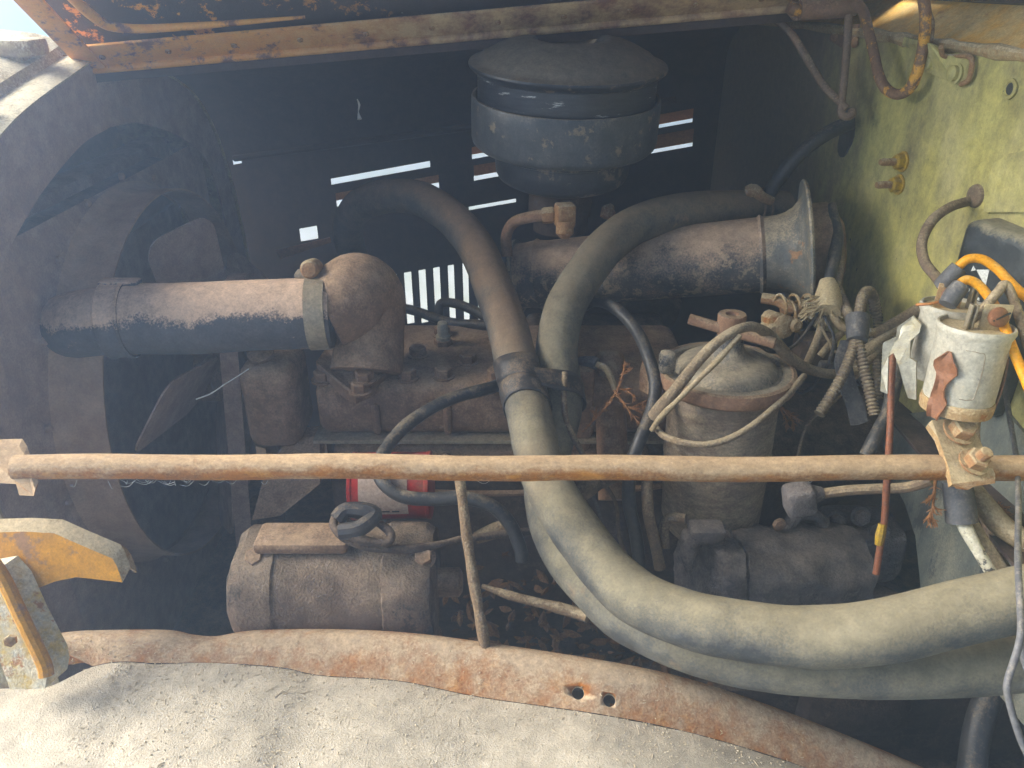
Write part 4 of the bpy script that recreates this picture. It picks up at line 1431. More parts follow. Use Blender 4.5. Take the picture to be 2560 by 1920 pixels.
def build_hoses():
    R = 0.0285
    A = [(905, 690, 1.56), (872, 600, 1.48), (885, 530, 1.39), (948, 494, 1.32), (1040, 494, 1.28), (1110, 530, 1.25), (1162, 580, 1.21), (1197, 632, 1.17), (1229, 708, 1.12), (1268, 817, 1.06), (1294, 925, 1.01), (1322, 1034, .965), (1344, 1135, .925), (1374, 1217, .90), (1422, 1300, .87), (1466, 1362, .85), (1524, 1434, .82), (1600, 1498, .79), (1700, 1541, .765), (1800, 1567, .745), (2000, 1592, .72), (2200, 1579, .70), (2400, 1531, .695), (2540, 1500, .69), (2700, 1466, .69), (2830, 1440, .69), (2990, 1410, .69)]
    B = [(1960, 522, 1.235), (1851, 522, 1.21), (1706, 529, 1.18), (1595, 560, 1.15), (1525, 608, 1.12), (1478, 662, 1.10), (1415, 765, 1.07), (1392, 870, 1.04), (1381, 950, 1.02), (1374, 1020, 1.0), (1362, 1120, .98), (1366, 1230, .955), (1385, 1320, .93), (1424, 1398, .905), (1480, 1463, .88), (1552, 1533, .855), (1634, 1577, .835), (1720, 1612, .815), (1818, 1640, .80), (1935, 1660, .785), (2050, 1668, .775), (2208, 1672, .76), (2392, 1666, .75), (2505, 1657, .745), (2700, 1636, .74), (2830, 1622, .735), (2990, 1605, .73)]
    a = MB()
    pa = [W(*p) for p in A]
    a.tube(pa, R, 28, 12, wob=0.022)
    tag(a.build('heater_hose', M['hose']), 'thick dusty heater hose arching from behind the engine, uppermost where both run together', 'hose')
    pb = [W(*p) for p in B]
    # keep the second hose clear of the first
    fa = catmull(pa, 10)
    for i, p in enumerate(pb):
        q = min(fa, key=lambda s: (s - p).length)
        d = (p - q)
        if d.length < 2 * R + 0.001:
            pb[i] = q + d.normalized() * (2 * R + 0.001)
    b = MB()
    b.tube(pb, R, 28, 10, wob=0.015)
    tag(b.build('heater_hose', M['hose_clean']), 'thick heater hose clamped beside the flared duct, lower where both run together', 'hose')
    # clamp on the end of the second hose
    k = thing('hose_clamp', 'wire hose clamp with rusty screw on the hose beside the flared duct', 'clamp')
    fb = catmull(pb, 10)
    c = W(1893, 521, 1.222)
    ax = (pb[0] - pb[1]).normalized()
    for s in (-0.007, 0.007):
        q = MB()
        ring = []
        e1 = any_perp(ax)
        e2 = ax.cross(e1)
        q.tube([c + ax * s + (e1 * math.cos(x) + e2 * math.sin(x)) * (R + 0.002) for x in [2 * math.pi * i / 24 for i in range(25)]], 0.0022, 8, 2)
        q.build('wire_band', M['wirerod'], k)
    q = MB()
    q.tube([W(1866, 480, 1.19), W(1885, 476, 1.185), W(1905, 492, 1.185), W(1930, 503, 1.19)], [0.009, 0.010, 0.008, 0.007], 10, 4)
    q.build('screw', M['bolt'], k)
    q = MB()
    q.lathe(W(1878, 474, 1.185), (0, -0.5, 1), [(0.009, -0.01), (0.009, 0.004), (0.006, 0.007)], 6)
    q.build('screw_nut', M['bolt'], k, smooth=25)
    # tape round both hoses
    t = thing('tape_wrap', 'black cloth tape binding the two heater hoses together', 'tape')
    fa2 = fa
    for n_, (v0, v1, gr) in enumerate(((908, 958, 0.0018), (952, 990, 0.0010), (978, 1024, 0.0022))):
        q = MB()
        rings = []
        for m_ in range(5):
            v = v0 + (v1 - v0) * m_ / 4

            def at(path):
                best = min(path, key=lambda p: abs(pix(p)[1] - v) + (0 if pix(p)[0] > 1230 and pix(p)[0] < 1450 else 1e4))
                return best
            ca = at(fa)
            cb = at(fb)
            axd = (W(1322, 1034, .965) - W(1294, 925, 1.01)).normalized()
            cb = cb - axd * (cb - ca).dot(axd)
            e1 = (cb - ca).normalized()
            e2 = axd.cross(e1)
            pts = []
            for i in range(36):
                an = 2 * math.pi * i / 36
                cen = cb if (math.cos(an) > 0 and n_ == 1) else ca
                pts.append(cen + (e1 * math.cos(an) + e2 * math.sin(an)) * (R + gr) + axd * 0.010 * math.sin(an * 1.0 + n_))
            rings.append(q.ring(pts))
        for x, y in zip(rings, rings[1:]):
            q.bridge(x, y)
        o = q.build('tape_turn', M['tape'], t)
        sm = o.modifiers.new('thickness', 'SOLIDIFY')
        sm.thickness = 0.0012


def pix(p):
    d = Vector(p) - CAM
    t = d.dot(FW_)
    return 1280 + FPX * d.dot(RT_) / t, 960 - FPX * d.dot(UP_) / t


def build_duct():
    e = thing('flared_duct', 'black rusty air duct with a wide flared flange at the firewall', 'duct')
    a, b = W(1300, 690, 1.26), W(2015, 627, 1.14)
    ax = (b - a)
    L_ = ax.length
    q = MB()
    ra, rb = 0.053, 0.056
    pr = [(ra - 0.006, 0.0), (ra, 0.0), (ra, 0.014), (ra + 0.002, 0.03), (ra + 0.0045, 0.034), (ra + 0.002, 0.038), (ra + 0.001, 0.045)]
    for i in range(12):
        s = i / 11
        pr.append((ra + (rb - ra) * s, 0.05 + (L_ - 0.135) * s))
    pr += [(rb, L_ - 0.068), (rb + 0.0035, L_ - 0.064), (rb, L_ - 0.059)]
    q.lathe(a, ax, pr, 56, caps=False)
    q.lathe(a, ax, [(0.001, 0.01), (ra - 0.006, 0.01)], 40, caps=False)
    q.build('tube', M['duct'], e)
    q = MB()
    q.lathe(a, ax, [(ra - 0.003, -0.006), (ra + 0.006, -0.006), (ra + 0.007, -0.003), (ra + 0.006, 0.0), (ra - 0.003, 0.0)], 48, caps=False)
    q.build('end_ring', M['flange'], e)
    q = MB()
    q.lathe(a, ax, [(rb, L_ - 0.059), (rb + 0.0005, L_ - 0.04), (rb + 0.003, L_ - 0.028), (rb + 0.009, L_ - 0.017), (rb + 0.018, L_ - 0.009), (rb + 0.027, L_ - 0.005), (rb + 0.046, L_ - 0.0035), (rb + 0.048, L_ - 0.001), (rb + 0.046, L_ + 0.002), (rb + 0.01, L_ + 0.002)], 64, caps=False)
    q.build('flange', M['flange'], e)
    q = MB()
    q.lathe(a, ax, [(0.068, L_ + 0.002), (0.068, L_ + 0.03), (0.04, L_ + 0.05)], 40, caps=False)
    q.build('rear_collar', M['engine'], e)
    # rivet hole on the flange
    q = MB()
    c = W(2012, 640, 1.085)
    q.lathe(W(2014, 640, 1.058), (-0.5, -1, 0.1), [(0.0036, 0.0), (0.003, 0.003), (0.0005, 0.0032)], 10)
    # linkage below the flange
    l = thing('throttle_linkage', 'rusty throttle linkage with springs under the flared duct', 'linkage')
    q = MB()
    q.tube([W(1905, 745, 1.10), W(1945, 752, 1.09), W(1975, 770, 1.08), W(2012, 772, 1.08)], 0.008, 10, 5)
    q.build('shaft', M['bolt'], l)
    for (u, v) in ((1965, 775), (1990, 775), (1942, 760)):
        q = MB()
        c = W(u, v, 1.075)
        q.tube([c + (Vector((0, math.cos(x), math.sin(x)))) * 0.013 + Vector((0.0016 * i, 0, 0)) for i, x in enumerate([2 * math.pi * k / 12 for k in range(30)])], 0.0022, 6, 2)
        q.build('coil_spring', M['bracket'], l)
    for (u, v, r) in ((1935, 800, .012), (1955, 815, .017), (1985, 812, .010), (1928, 822, .010)):
        q = MB()
        q.lathe(W(u, v, 1.07), (0.2, -1, 0.2), [(r, -0.015), (r, 0.006), (r * 0.6, 0.009)], 10)
        q.build('pivot', M['bracket'], l)
    q = MB()
    q.slab([W(1950, 770, 1.08), W(1975, 772, 1.08), W(1985, 830, 1.08), W(1960, 845, 1.08)], (0, 0.004, 0))
    q.build('lever', M['bolt'], l, smooth=0)
    d = thing('linkage_block', 'crumbly dark block below the throttle linkage', 'block')
    q = MB()
    q.box(W(2035, 870, 1.10), (0.055, 0.04, 0.045), None, 0.01)
    q.build('block', M['engine_dk'], d)
    q = MB()
    q.box(W(2062, 920, 1.09), (0.018, 0.012, 0.022), None, 0.002)
    q.build('tab', M['sleeve'], d)


def build_canister():
    e = thing('oil_filter_canister', 'dusty round oil filter canister with T handle lid', 'filter canister')
    c = W(1815, 925, 1.0)
    ax = Vector((-0.02, 0.03, 1)).normalized()
    q = MB()
    q.lathe(c, ax, [(0.0005, -0.262), (0.03, -0.26), (0.06, -0.245), (0.068, -0.225), (0.071, -0.13), (0.0725, -0.125), (0.0725, -0.12), (0.071, -0.115), (0.0715, -0.02), (0.078, -0.016), (0.078, -0.012)], 56)
    q.build('body', M['canister'], e)
    q = MB()
    q.lathe(c, ax, [(0.0835, 0.001), (0.081, 0.0035), (0.073, 0.004), (0.070, 0.0005), (0.066, 0.001), (0.0635, 0.005), (0.060, 0.010), (0.052, 0.0145), (0.040, 0.0175), (0.030, 0.020), (0.0225, 0.026), (0.018, 0.037), (0.0165, 0.052)], 72, caps=False)
    lid = q.build('lid', M['lid'], e)
    q = MB()
    q.lathe(c, ax, [(0.072, -0.020), (0.084, -0.017), (0.0885, -0.013), (0.0895, -0.003), (0.0875, 0.003), (0.083, 0.0045), (0.080, 0.003)], 72, caps=False)
    q.build('clamp_ring', M['rustbrown'], e)
    q = MB()
    q.lathe(c, ax, [(0.0165, 0.050), (0.0172, 0.054), (0.0178, 0.076), (0.0168, 0.078), (0.0085, 0.078), (0.0078, 0.074), (0.0005, 0.073)], 32)
    q.build('boss', M['rustbrown'], lid)
    q = MB()
    q.tube([W(1723, 797, .985), W(1828, 828, .968), W(1938, 858, .945)], 0.0070, 16, 4)
    q.build('handle_bar', M['rustbrown'], lid)
    # clamping ring lug on the left
    q = MB()
    q.box(W(1668, 905, .97), (0.02, 0.02, 0.03), None, 0.006)
    q.build('ring_lug', M['lid'], e)
    q = MB()
    q.lathe(W(1945, 1308, 1.04), (0.3, -1, 0), [(0.009, 0), (0.009, 0.006), (0.004, 0.008)], 8)
    q.build('drain_plug', M['engine'], e)
    # upright brown coil / tubes to the left of it
    t = thing('upright_tube', 'upright rust brown tube beside the curved hose', 'tube')
    q = MB()
    q.lathe(W(1535, 1250, 1.06), (W(1522, 890, 1.10) - W(1535, 1250, 1.06)), [(0.0215, 0), (0.0215, 0.19), (0.0225, 0.196), (0.0215, 0.204), (0.018, 0.208), (0.0005, 0.209)], 32)
    q.build('barrel', M['rustbrown'], t)
    g = thing('ignition_coil', 'brown box shaped ignition unit with a cable nipple', 'ignition coil')
    q = MB()
    q.box(W(1440, 1010, 1.09), (0.045, 0.05, 0.13), None, 0.008)
    q.build('case', M['rustbrown'], g)
    q = MB()
    q.lathe(W(1447, 905, 1.07), (0, 0, 1), [(0.012, 0), (0.011, 0.01), (0.006, 0.014)], 10)
    q.build('cap', M['engine'], g)
    q = MB()
    q.tube([W(1450, 905, 1.06), W(1478, 905, 1.05), W(1492, 910, 1.045)], [0.008, 0.0085, 0.0085], 10, 4)
    q.build('nipple', M['sleeve'], g)
    q = MB()
    q.tube([W(1492, 910, 1.045), W(1515, 922, 1.04), W(1530, 950, 1.04), W(1538, 975, 1.04)], 0.0045, 8, 5)
    q.build('lead', M['wire_tan'], g)
    s = thing('pipe_strap', 'bent rusty strap beside the black cable', 'strap')
    q = MB()
    pts = [W(1598, 975, 1.05), W(1600, 930, 1.06), W(1607, 900, 1.06), W(1616, 897, 1.05), W(1620, 930, 1.02), W(1620, 985, 1.0)]
    pts = catmull(pts, 5)
    q.sheet([[p, p + Vector((0.012, -0.016, 0))] for p in pts], 0.002)
    q.build('band', M['rustbrown'], s)


def wire(name, label, pts, r, mat, cat='wire', seg=10, sub=8, rib=None, wob=0.06):
    q = MB()
    q.tube([W(*p) for p in pts], r, seg, sub, rib=rib, wob=wob)
    return tag(q.build(name, M[mat], smooth=50 if not rib else 80), label, cat)


def build_wires():
    wire('battery_cable', 'black battery cable swooping across the red canister', [(1330, 930, 1.1), (1240, 965, 1.06), (1120, 1000, 1.02), (1020, 1060, .99), (960, 1130, .96), (948, 1180, .94), (965, 1215, .93), (1010, 1242, .925), (1080, 1248, .925), (1160, 1245, .925), (1230, 1265, .93), (1275, 1310, .94), (1300, 1370, .95), (1305, 1400, .955)], 0.0085, 'wire_black', 'cable')
    wire('spark_lead', 'thin dark spark lead in front of the upright louvres', [(985, 765, 1.3), (1040, 778, 1.28), (1120, 805, 1.25), (1200, 812, 1.22), (1260, 820, 1.2)], 0.008, 'wire_black', 'cable')
    wire('vacuum_line', 'bent dark vacuum line in front of the upright louvres', [(1100, 815, 1.27), (1098, 770, 1.27), (1110, 757, 1.27), (1150, 762, 1.26), (1210, 790, 1.24), (1260, 830, 1.22)], 0.008, 'wire_black', 'pipe')
    wire('black_lead', 'glossy black lead curving down beside the filter canister', [(1450, 770, 1.12), (1490, 752, 1.1), (1540, 772, 1.07), (1590, 825, 1.04), (1620, 890, 1.01), (1638, 960, .99), (1628, 1030, .98), (1600, 1100, .97), (1578, 1160, .97), (1572, 1250, .98), (1590, 1340, 1.0), (1600, 1420, 1.02)], 0.0085, 'wire_black', 'cable', 12)
    wire('cloth_cable', 'tan cloth covered cable draped over the canister handle', [(1640, 1042, .955), (1655, 1018, .945), (1700, 960, .925), (1752, 895, .905), (1800, 850, .9), (1850, 822, .905), (1890, 818, .93), (1930, 845, .97), (1970, 890, .99), (2020, 922, 1.01), (2080, 935, 1.02), (2140, 925, 1.03), (2190, 880, 1.04), (2240, 835, 1.05)], [0.011, 0.009, 0.007, 0.0065, 0.006, 0.006, 0.006, 0.0075, 0.0075, 0.007, 0.0065, 0.006, 0.006, 0.005], 'cloth_cable', 'cable', 12)
    wire('string_wire', 'thin tan wire running beside the cloth cable down the canister', [(1850, 838, .9), (1790, 905, .9), (1730, 965, .91), (1690, 1005, .92), (1650, 1045, .935), (1630, 1075, .95)], 0.0036, 'wire_tan', wob=0.3)
    wire('loop_wire', 'pale wire looped round the front of the filter canister', [(1640, 1070, .96), (1660, 1090, .945), (1700, 1105, .925), (1760, 1112, .915), (1820, 1098, .912), (1880, 1065, .915), (1940, 1015, .93), (1985, 970, .95), (2010, 940, .98)], 0.0043, 'cloth_cable')
    wire('hanging_wire', 'thin brown wire hanging beside the tape wrapped hoses', [(1412, 930, .99), (1410, 990, .985), (1415, 1050, .98), (1435, 1095, .98), (1456, 1135, .98), (1470, 1180, .985)], 0.004, 'wire_brown')
    wire('brown_lead', 'brown lead dropping below the rod beside the filter canister', [(1618, 1150, .99), (1618, 1230, .98), (1622, 1290, .98), (1638, 1360, .99), (1650, 1420, 1.0)], 0.0075, 'wire_brown')
    wire('earth_strap', 'frayed grey earth strap behind the two heater hoses', [(1430, 1260, 1.0), (1470, 1220, 1.0), (1520, 1200, 1.02), (1570, 1195, 1.04)], [0.007, 0.011, 0.007, 0.006], 'wire_brown', wob=0.3)
    # firewall wires
    wire('firewall_cable', 'black cable running from the rubber patch to the flared duct', [(2128, 306, 1.14), (2070, 332, 1.14), (2010, 375, 1.15), (1960, 430, 1.17), (1915, 495, 1.2)], 0.0105, 'wire_black', 'cable', 14)
    wire('loom_wire', 'brown wire looping from a grommet down to the white cans', [(2445, 492, .93), (2420, 503, .915), (2375, 518, .90), (2330, 552, .89), (2305, 605, .88), (2312, 655, .87), (2340, 692, .86), (2355, 715, .855)], 0.0058, 'wire_brown', seg=12)
    g = MB()
    g.lathe(FIRE(2440, 490), FNORM, [(0.014, 0), (0.013, 0.003), (0.010, 0.005), (0.008, 0.005)], 20)
    tag(g.build('grommet', M['wire_brown']), 'worn grommet in the firewall above the black box', 'grommet')
    wire('taped_lead', 'taped black lead hanging in front of the firewall shadow', [(2080, 512, 1.09), (2084, 540, 1.08), (2093, 590, 1.07), (2086, 640, 1.06), (2076, 690, 1.05), (2072, 725, 1.05)], [0.0055, 0.007, 0.0085, 0.009, 0.0075, 0.006], 'wire_black')
    wire('taped_lead', 'brown lead hanging close behind the taped black lead', [(2094, 600, 1.08), (2100, 650, 1.07), (2092, 700, 1.06), (2085, 740, 1.06)], 0.0075, 'wire_brown')
    # flexible armoured conduits
    for nm, lab, pts, r in (
            ('armoured_conduit', 'ribbed conduit crossing down to the left of the black strap', [(2090, 715, 1.05), (2110, 760, 1.03), (2128, 800, 1.0), (2140, 835, .985), (2130, 880, .975), (2105, 940, .965), (2080, 985, .96), (2048, 1035, .955)], 0.0062),
            ('armoured_conduit', 'ribbed conduit bent over at the top and hanging beside the black strap', [(2190, 790, 1.06), (2183, 745, 1.05), (2170, 728, 1.03), (2156, 745, 1.01), (2148, 790, .995), (2142, 830, .985), (2150, 880, .975), (2162, 930, .97), (2175, 985, .965), (2186, 1038, .96)], 0.0066),
            ('armoured_conduit', 'dim ribbed conduit hanging in the shadow behind the others', [(2192, 740, 1.12), (2195, 800, 1.11), (2192, 880, 1.10), (2196, 960, 1.09), (2194, 1010, 1.09)], 0.006)):
        q = MB()
        q.tube([W(*p) for p in pts], r, 12, 10, rib=(0.13, 0.0047))
        tag(q.build(nm, M['conduit'], smooth=80), lab, 'conduit', 'armoured conduits')
    q = MB()
    a, b = W(2145, 792, .992), W(2143, 852, .978)
    q.lathe(a, b - a, [(0.013, 0), (0.0155, 0.001), (0.0145, 0.012), (0.0125, (b - a).length), (0.010, (b - a).length)], 16)
    tag(q.build('binding_sleeve', M['sleeve']), 'grey rubber sleeve binding the ribbed conduits', 'sleeve')
    q = MB()
    pts = catmull([W(2122, 850, .985), W(2108, 900, .98), (W(2118, 960, .975)), W(2135, 1010, .97), W(2148, 1062, .965)], 5)
    q.sheet([[p - Vector((0.011, 0, 0.001)), p, p + Vector((0.011, 0.004, 0.002))] for p in pts], 0.002)
    tag(q.build('rubber_strap', M['sleeve']), 'flat black rubber strap hanging between the ribbed conduits', 'strap')
    # frayed cloth tassel
    t = thing('frayed_sleeve', 'frayed cream cloth sleeve on the hanging lead', 'cloth sleeve')
    q = MB()
    q.tube([W(2068, 700, 1.045), W(2070, 730, 1.04), W(2068, 765, 1.035), W(2066, 782, 1.03)], [0.009, 0.016, 0.02, 0.018], 12, 6, wob=0.3)
    q.build('sleeve', M['twine'], t)
    rnd = random.Random(11)
    q = MB()
    for i in range(90):
        a = rnd.uniform(-1, 1)
        p = W(2066 + a * 24, 752 + rnd.uniform(-12, 22), 1.022 + rnd.uniform(0, .02))
        d = Vector((a * 0.02 + rnd.uniform(-.008, .008), rnd.uniform(-.012, .004), -rnd.uniform(.004, .026)))
        if rnd.random() < .3:
            d = Vector((-0.022, -0.005, rnd.uniform(-.012, .008)))
        q.tube([p, p + d * .5 + Vector((rnd.uniform(-.004, .004), 0, rnd.uniform(-.003, .003))), p + d], 0.0009, 5, 4)
    fr = q.build('frayed_threads', M['twine'], t)
    fr['kind'] = 'stuff'
    wire('loom_branch', 'tan cloth wire leaving the frayed sleeve to the lower left', [(2062, 780, 1.04), (2050, 830, 1.04), (2030, 880, 1.04), (2010, 925, 1.05)], 0.0055, 'wire_tan')
    wire('loom_branch', 'tan cloth wire crossing behind the grey binding sleeve', [(2075, 775, 1.035), (2098, 812, 1.03), (2130, 825, 1.03), (2200, 830, 1.04), (2255, 805, 1.05), (2290, 790, 1.04)], 0.006, 'wire_tan')
    wire('loom_branch', 'twisted brown wire pair leading behind the white cans', [(2180, 838, 1.04), (2215, 822, 1.035), (2255, 798, 1.03), (2300, 772, 1.02)], 0.008, 'wire_brown')
    wire('loom_branch', 'straight tan wire slanting below the binding sleeve', [(2050, 890, 1.06), (2090, 845, 1.05), (2125, 815, 1.045)], 0.005, 'wire_tan')
    wire('loom_branch', 'long tan wire slanting behind the ribbed conduits', [(2100, 935, 1.05), (2150, 895, 1.04), (2200, 850, 1.035), (2260, 810, 1.03)], 0.007, 'wire_tan')
    wire('loom_branch', 'tan wire slanting beside the long one behind the conduits', [(2140, 890, 1.055), (2180, 850, 1.045), (2215, 820, 1.04)], 0.0055, 'wire_tan')
    wire('hanging_lead', 'reddish brown lead hanging past the rod with a frayed yellow end', [(2232, 885, .83), (2228, 960, .825), (2226, 1050, .82), (2222, 1130, .82), (2215, 1240, .83), (2210, 1310, .835), (2200, 1370, .84), (2190, 1435, .845)], 0.0036, 'wire_red', wob=0.1)
    q = MB()
    q.tube([W(2206, 1310, .834), W(2200, 1340, .836), W(2196, 1362, .838)], [0.0042, 0.0058, 0.004], 8, 5, wob=0.5)
    tag(q.build('frayed_end', M['brass']), 'frayed yellow patch on the hanging reddish lead', 'insulation')
    wire('grey_cable', 'grey black cable curving from behind the cans to the rod', [(2245, 910, .93), (2235, 960, .92), (2220, 1030, .91), (2190, 1090, .9), (2165, 1140, .9)], 0.0085, 'wire_black', 'cable')
    # connector with its lead
    c = thing('cable_connector', 'grey elbow cable connector below the brace rod', 'connector')
    q = MB()
    q.box(W(1998, 1248, .90), (0.035, 0.03, 0.038), (Vector((1, 0, 0.25)).normalized(), Vector((0, 1, 0)), Vector((-0.25, 0, 1)).normalized()), 0.008, 3)
    q.build('elbow_body', M['starter'], c)
    q = MB()
    q.tube([W(2010, 1240, .9), W(2035, 1236, .9), W(2056, 1234, .9)], [0.013, 0.011, 0.008], 10, 4)
    q.build('collar', M['starter'], c)
    q = MB()
    q.tube([W(2050, 1235, .9), W(2120, 1226, .89), (W(2200, 1222, .88)), W(2270, 1218, .87), W(2330, 1200, .85)], 0.006, 10, 6)
    q.build('lead', M['wire_brown'], c)
    # bundle at the right below the rod
    wire('loom_sleeve', 'grey cloth loom sleeve dropping below the clamp bracket', [(2390, 1200, .80), (2398, 1250, .80), (2404, 1305, .80)], 0.015, 'sleeve', 'sleeve')
    wire('white_lead', 'flaking white lead coming out of the loom sleeve', [(2404, 1300, .80), (2430, 1350, .79), (2465, 1410, .785), (2510, 1480, .78)], 0.0062, 'white_lead', wob=0.25)
    wire('loom_cable', 'thick tan cable curving off beyond the loom sleeve', [(2410, 1200, .83), (2450, 1250, .82), (2500, 1310, .81), (2550, 1345, .8), (2640, 1390, .79), (2780, 1440, .765)], 0.0115, 'wire_tan', 'cable')
    wire('loom_cable', 'pale cable hanging right beside the flaking white lead', [(2420, 1290, .81), (2450, 1340, .805), (2490, 1400, .80), (2540, 1470, .79)], 0.006, 'wire_tan', 'cable')
    wire('loom_cable', 'thin brown cable hanging behind the flaking white lead', [(2435, 1230, .84), (2470, 1310, .83), (2490, 1380, .82), (2530, 1450, .81)], 0.006, 'wire_brown', 'cable')
    wire('thin_cable', 'long thin grey cable hanging past the heater hoses at the right', [(2488, 800, .86), (2502, 900, .855), (2520, 1020, .84), (2540, 1140, .80), (2546, 1250, .72), (2545, 1400, .62), (2552, 1560, .58), (2545, 1620, .575), (2520, 1700, .57), (2520, 1740, .57), (2545, 1830, .57), (2575, 1900, .57), (2600, 1960, .57)], 0.0027, 'sleeve', 'cable')
    wire('thin_cable', 'short thin grey cable forking off beside the long one', [(2548, 1600, .59), (2562, 1650, .588), (2580, 1700, .585)], 0.003, 'sleeve', 'cable')
    wire('yellow_drop', 'thin yellowish wire hanging behind the white can', [(2462, 960, .84), (2452, 1010, .83), (2440, 1060, .83), (2440, 1120, .835)], 0.0045, 'wire_tan')
    for lab, pts, r_, mt in (
            ('fine dark wire sagging from the taped lead to the canister handle', [(2080, 720, 1.04), (2040, 790, 1.03), (1990, 860, 1.02), (1930, 880, 1.0), (1880, 850, .97)], 0.0022, 'wire_black'),
            ('fine tan wire kinked between the binding sleeve and the linkage', [(2130, 850, 1.02), (2090, 880, 1.03), (2070, 850, 1.03), (2040, 800, 1.04), (1995, 790, 1.05)], 0.002, 'wire_tan'),
            ('fine brown wire trailing behind the filter canister to the rod', [(2240, 850, 1.05), (2180, 900, 1.05), (2100, 990, 1.04), (2020, 1060, 1.03), (1990, 1160, 1.02)], 0.0024, 'wire_brown'),
            ('fine dark wire looping below the frayed sleeve', [(2060, 790, 1.03), (2085, 850, 1.02), (2060, 930, 1.02), (2010, 980, 1.03), (1960, 960, 1.04)], 0.0022, 'wire_black'),
            ('fine brown wire dropping through the gap between hose and canister', [(1500, 1195, 1.0), (1540, 1260, 1.0), (1548, 1340, 1.01), (1580, 1430, 1.02)], 0.0028, 'wire_brown'),
            ('fine grey wire hanging close to the earth strap', [(1470, 1205, 1.0), (1500, 1290, 1.0), (1530, 1400, 1.01), (1560, 1470, 1.02)], 0.0024, 'sleeve')):
        wire('fine_wire', lab, pts, r_, mt, seg=7, wob=0.3)
    gb_ = thing('steering_box', 'dim crusted steering box behind the round casting', 'casting')
    q = MB()
    q.box(W(2140, 1360, 1.16), (0.12, 0.09, 0.10), None, 0.025, 3)
    q.roughen(0.004, 40)
    q.build('box_body', M['starter'], gb_)
    for (u, v) in ((2090, 1300), (2150, 1290), (2200, 1330)):
        q = MB()
        q.hexbolt(W(u, v, 1.11), (0, -1, 0.4), 0.011, 0.010)
        q.build('box_bolt', M['starter'], gb_, smooth=25)
    q = MB()
    q.tube([W(2060, 1310, 1.08), W(2030, 1285, 1.07), W(1990, 1290, 1.06), W(1965, 1330, 1.06)], 0.009, 10, 6, wob=0.2)
    q.build('grease_pipe', M['starter'], gb_)
    # hinge hardware at the top
    h = thing('hinge_tube', 'rusty rolled tube with a pin at the rear of the hood hinge', 'hinge')
    q = MB()
    q.tube([W(1998, 26, 1.08), W(2070, 22, 1.08), W(2138, 14, 1.08)], 0.0135, 18, 5, wob=0.05)
    q.build('rolled_tube', M['rustbrown'], h)
    q = MB()
    q.tube([W(1972, 18, 1.075), W(1990, 26, 1.078), W(2005, 25, 1.08)], [0.008, 0.009, 0.008], 12, 4)
    q.build('pin', M['goldrod'], h)
    q = MB()
    q.slab([W(1970, 34, 1.085), W(2120, 30, 1.085), W(2125, 46, 1.085), W(1985, 52, 1.085)], (0, 0.006, 0))
    q.build('leaf', M['rustbrown'], h, smooth=0)
    wire('support_link', 'straight brown wire link hooked at its lower end', [(2122, 40, 1.07), (2118, 100, 1.07), (2110, 200, 1.08), (2103, 265, 1.09), (2104, 285, 1.09), (2116, 292, 1.088), (2130, 286, 1.086), (2130, 276, 1.088)], 0.0055, 'wirerod', 'link')
    wire('curved_link', 'curved brown wire link running down to the hook', [(1880, 30, 1.17), (1925, 42, 1.16), (1975, 80, 1.14), (2020, 150, 1.12), (2060, 215, 1.1), (2100, 255, 1.09), (2116, 272, 1.088)], 0.0055, 'wirerod', 'link')
    wire('latch_loop', 'U shaped latch rod with flaking gold paint', [(2140, 8, 1.06), (2158, 30, 1.05), (2172, 80, 1.04), (2186, 140, 1.03), (2198, 190, 1.02), (2215, 222, 1.015), (2242, 236, 1.0), (2270, 225, .985), (2290, 190, .97), (2305, 130, .955), (2313, 70, .94), (2312, 20, .93), (2298, -60, .92)], 0.0068, 'goldrod', 'latch', 12)
    wire('latch_wire', 'thin rusty wire running alongside the flaking latch rod', [(2322, 30, .95), (2330, 60, .95), (2326, 105, .95)], 0.0032, 'bolt')
    # dry sprigs
    for nm, lab, segs in (
            ('dry_sprig', 'branching dry cedar sprig caught beside the upright tube', [[(1455, 1080, 1.0), (1490, 1045, 1.0), (1520, 1010, 1.0), (1545, 970, 1.0), (1558, 930, 1.0), (1565, 912, 1.0)], [(1545, 970, 1.0), (1575, 980, 1.0), (1588, 1000, 1.0)], [(1535, 975, 1.0), (1560, 1010, .995), (1598, 1060, .99)], [(1555, 935, 1.0), (1575, 922, 1.0)], [(1490, 1045, 1.0), (1484, 1030, 1.0)]]),
            ('dry_sprig', 'orange dry cedar sprig behind the filter canister', [[(1950, 1015, 1.02), (1975, 1035, 1.02), (2000, 1052, 1.02)], [(1955, 1020, 1.02), (1980, 1050, 1.02), (1985, 1068, 1.02)], [(1950, 1020, 1.02), (1965, 1050, 1.02), (1968, 1066, 1.02)]]),
            ('dry_sprig', 'dry cedar tip hanging below the rod by the clamp bracket', [[(2338, 1200, .80), (2335, 1240, .80), (2330, 1280, .80), (2322, 1310, .80)], [(2332, 1265, .80), (2345, 1275, .80)], [(2328, 1285, .80), (2335, 1312, .80)], [(2334, 1240, .80), (2322, 1252, .80)], [(2330, 1275, .80), (2318, 1300, .80)]]),
            ('dry_sprig', 'dry cedar sprig among the loom cables', [[(2475, 1262, .83), (2500, 1270, .83), (2520, 1285, .83)], [(2480, 1264, .83), (2510, 1290, .83)], [(2480, 1262, .83), (2515, 1268, .83)], [(2490, 1266, .83), (2528, 1296, .83)]]),
            ('dry_sprig', 'orange dry cedar tuft beside the black lead', [[(1570, 1018, 1.02), (1600, 1022, 1.01), (1625, 1010, 1.0)], [(1575, 1018, 1.02), (1605, 1032, 1.01)], [(1580, 1020, 1.02), (1615, 1002, 1.0)]])):
        q = MB()
        rnd = random.Random(len(lab))
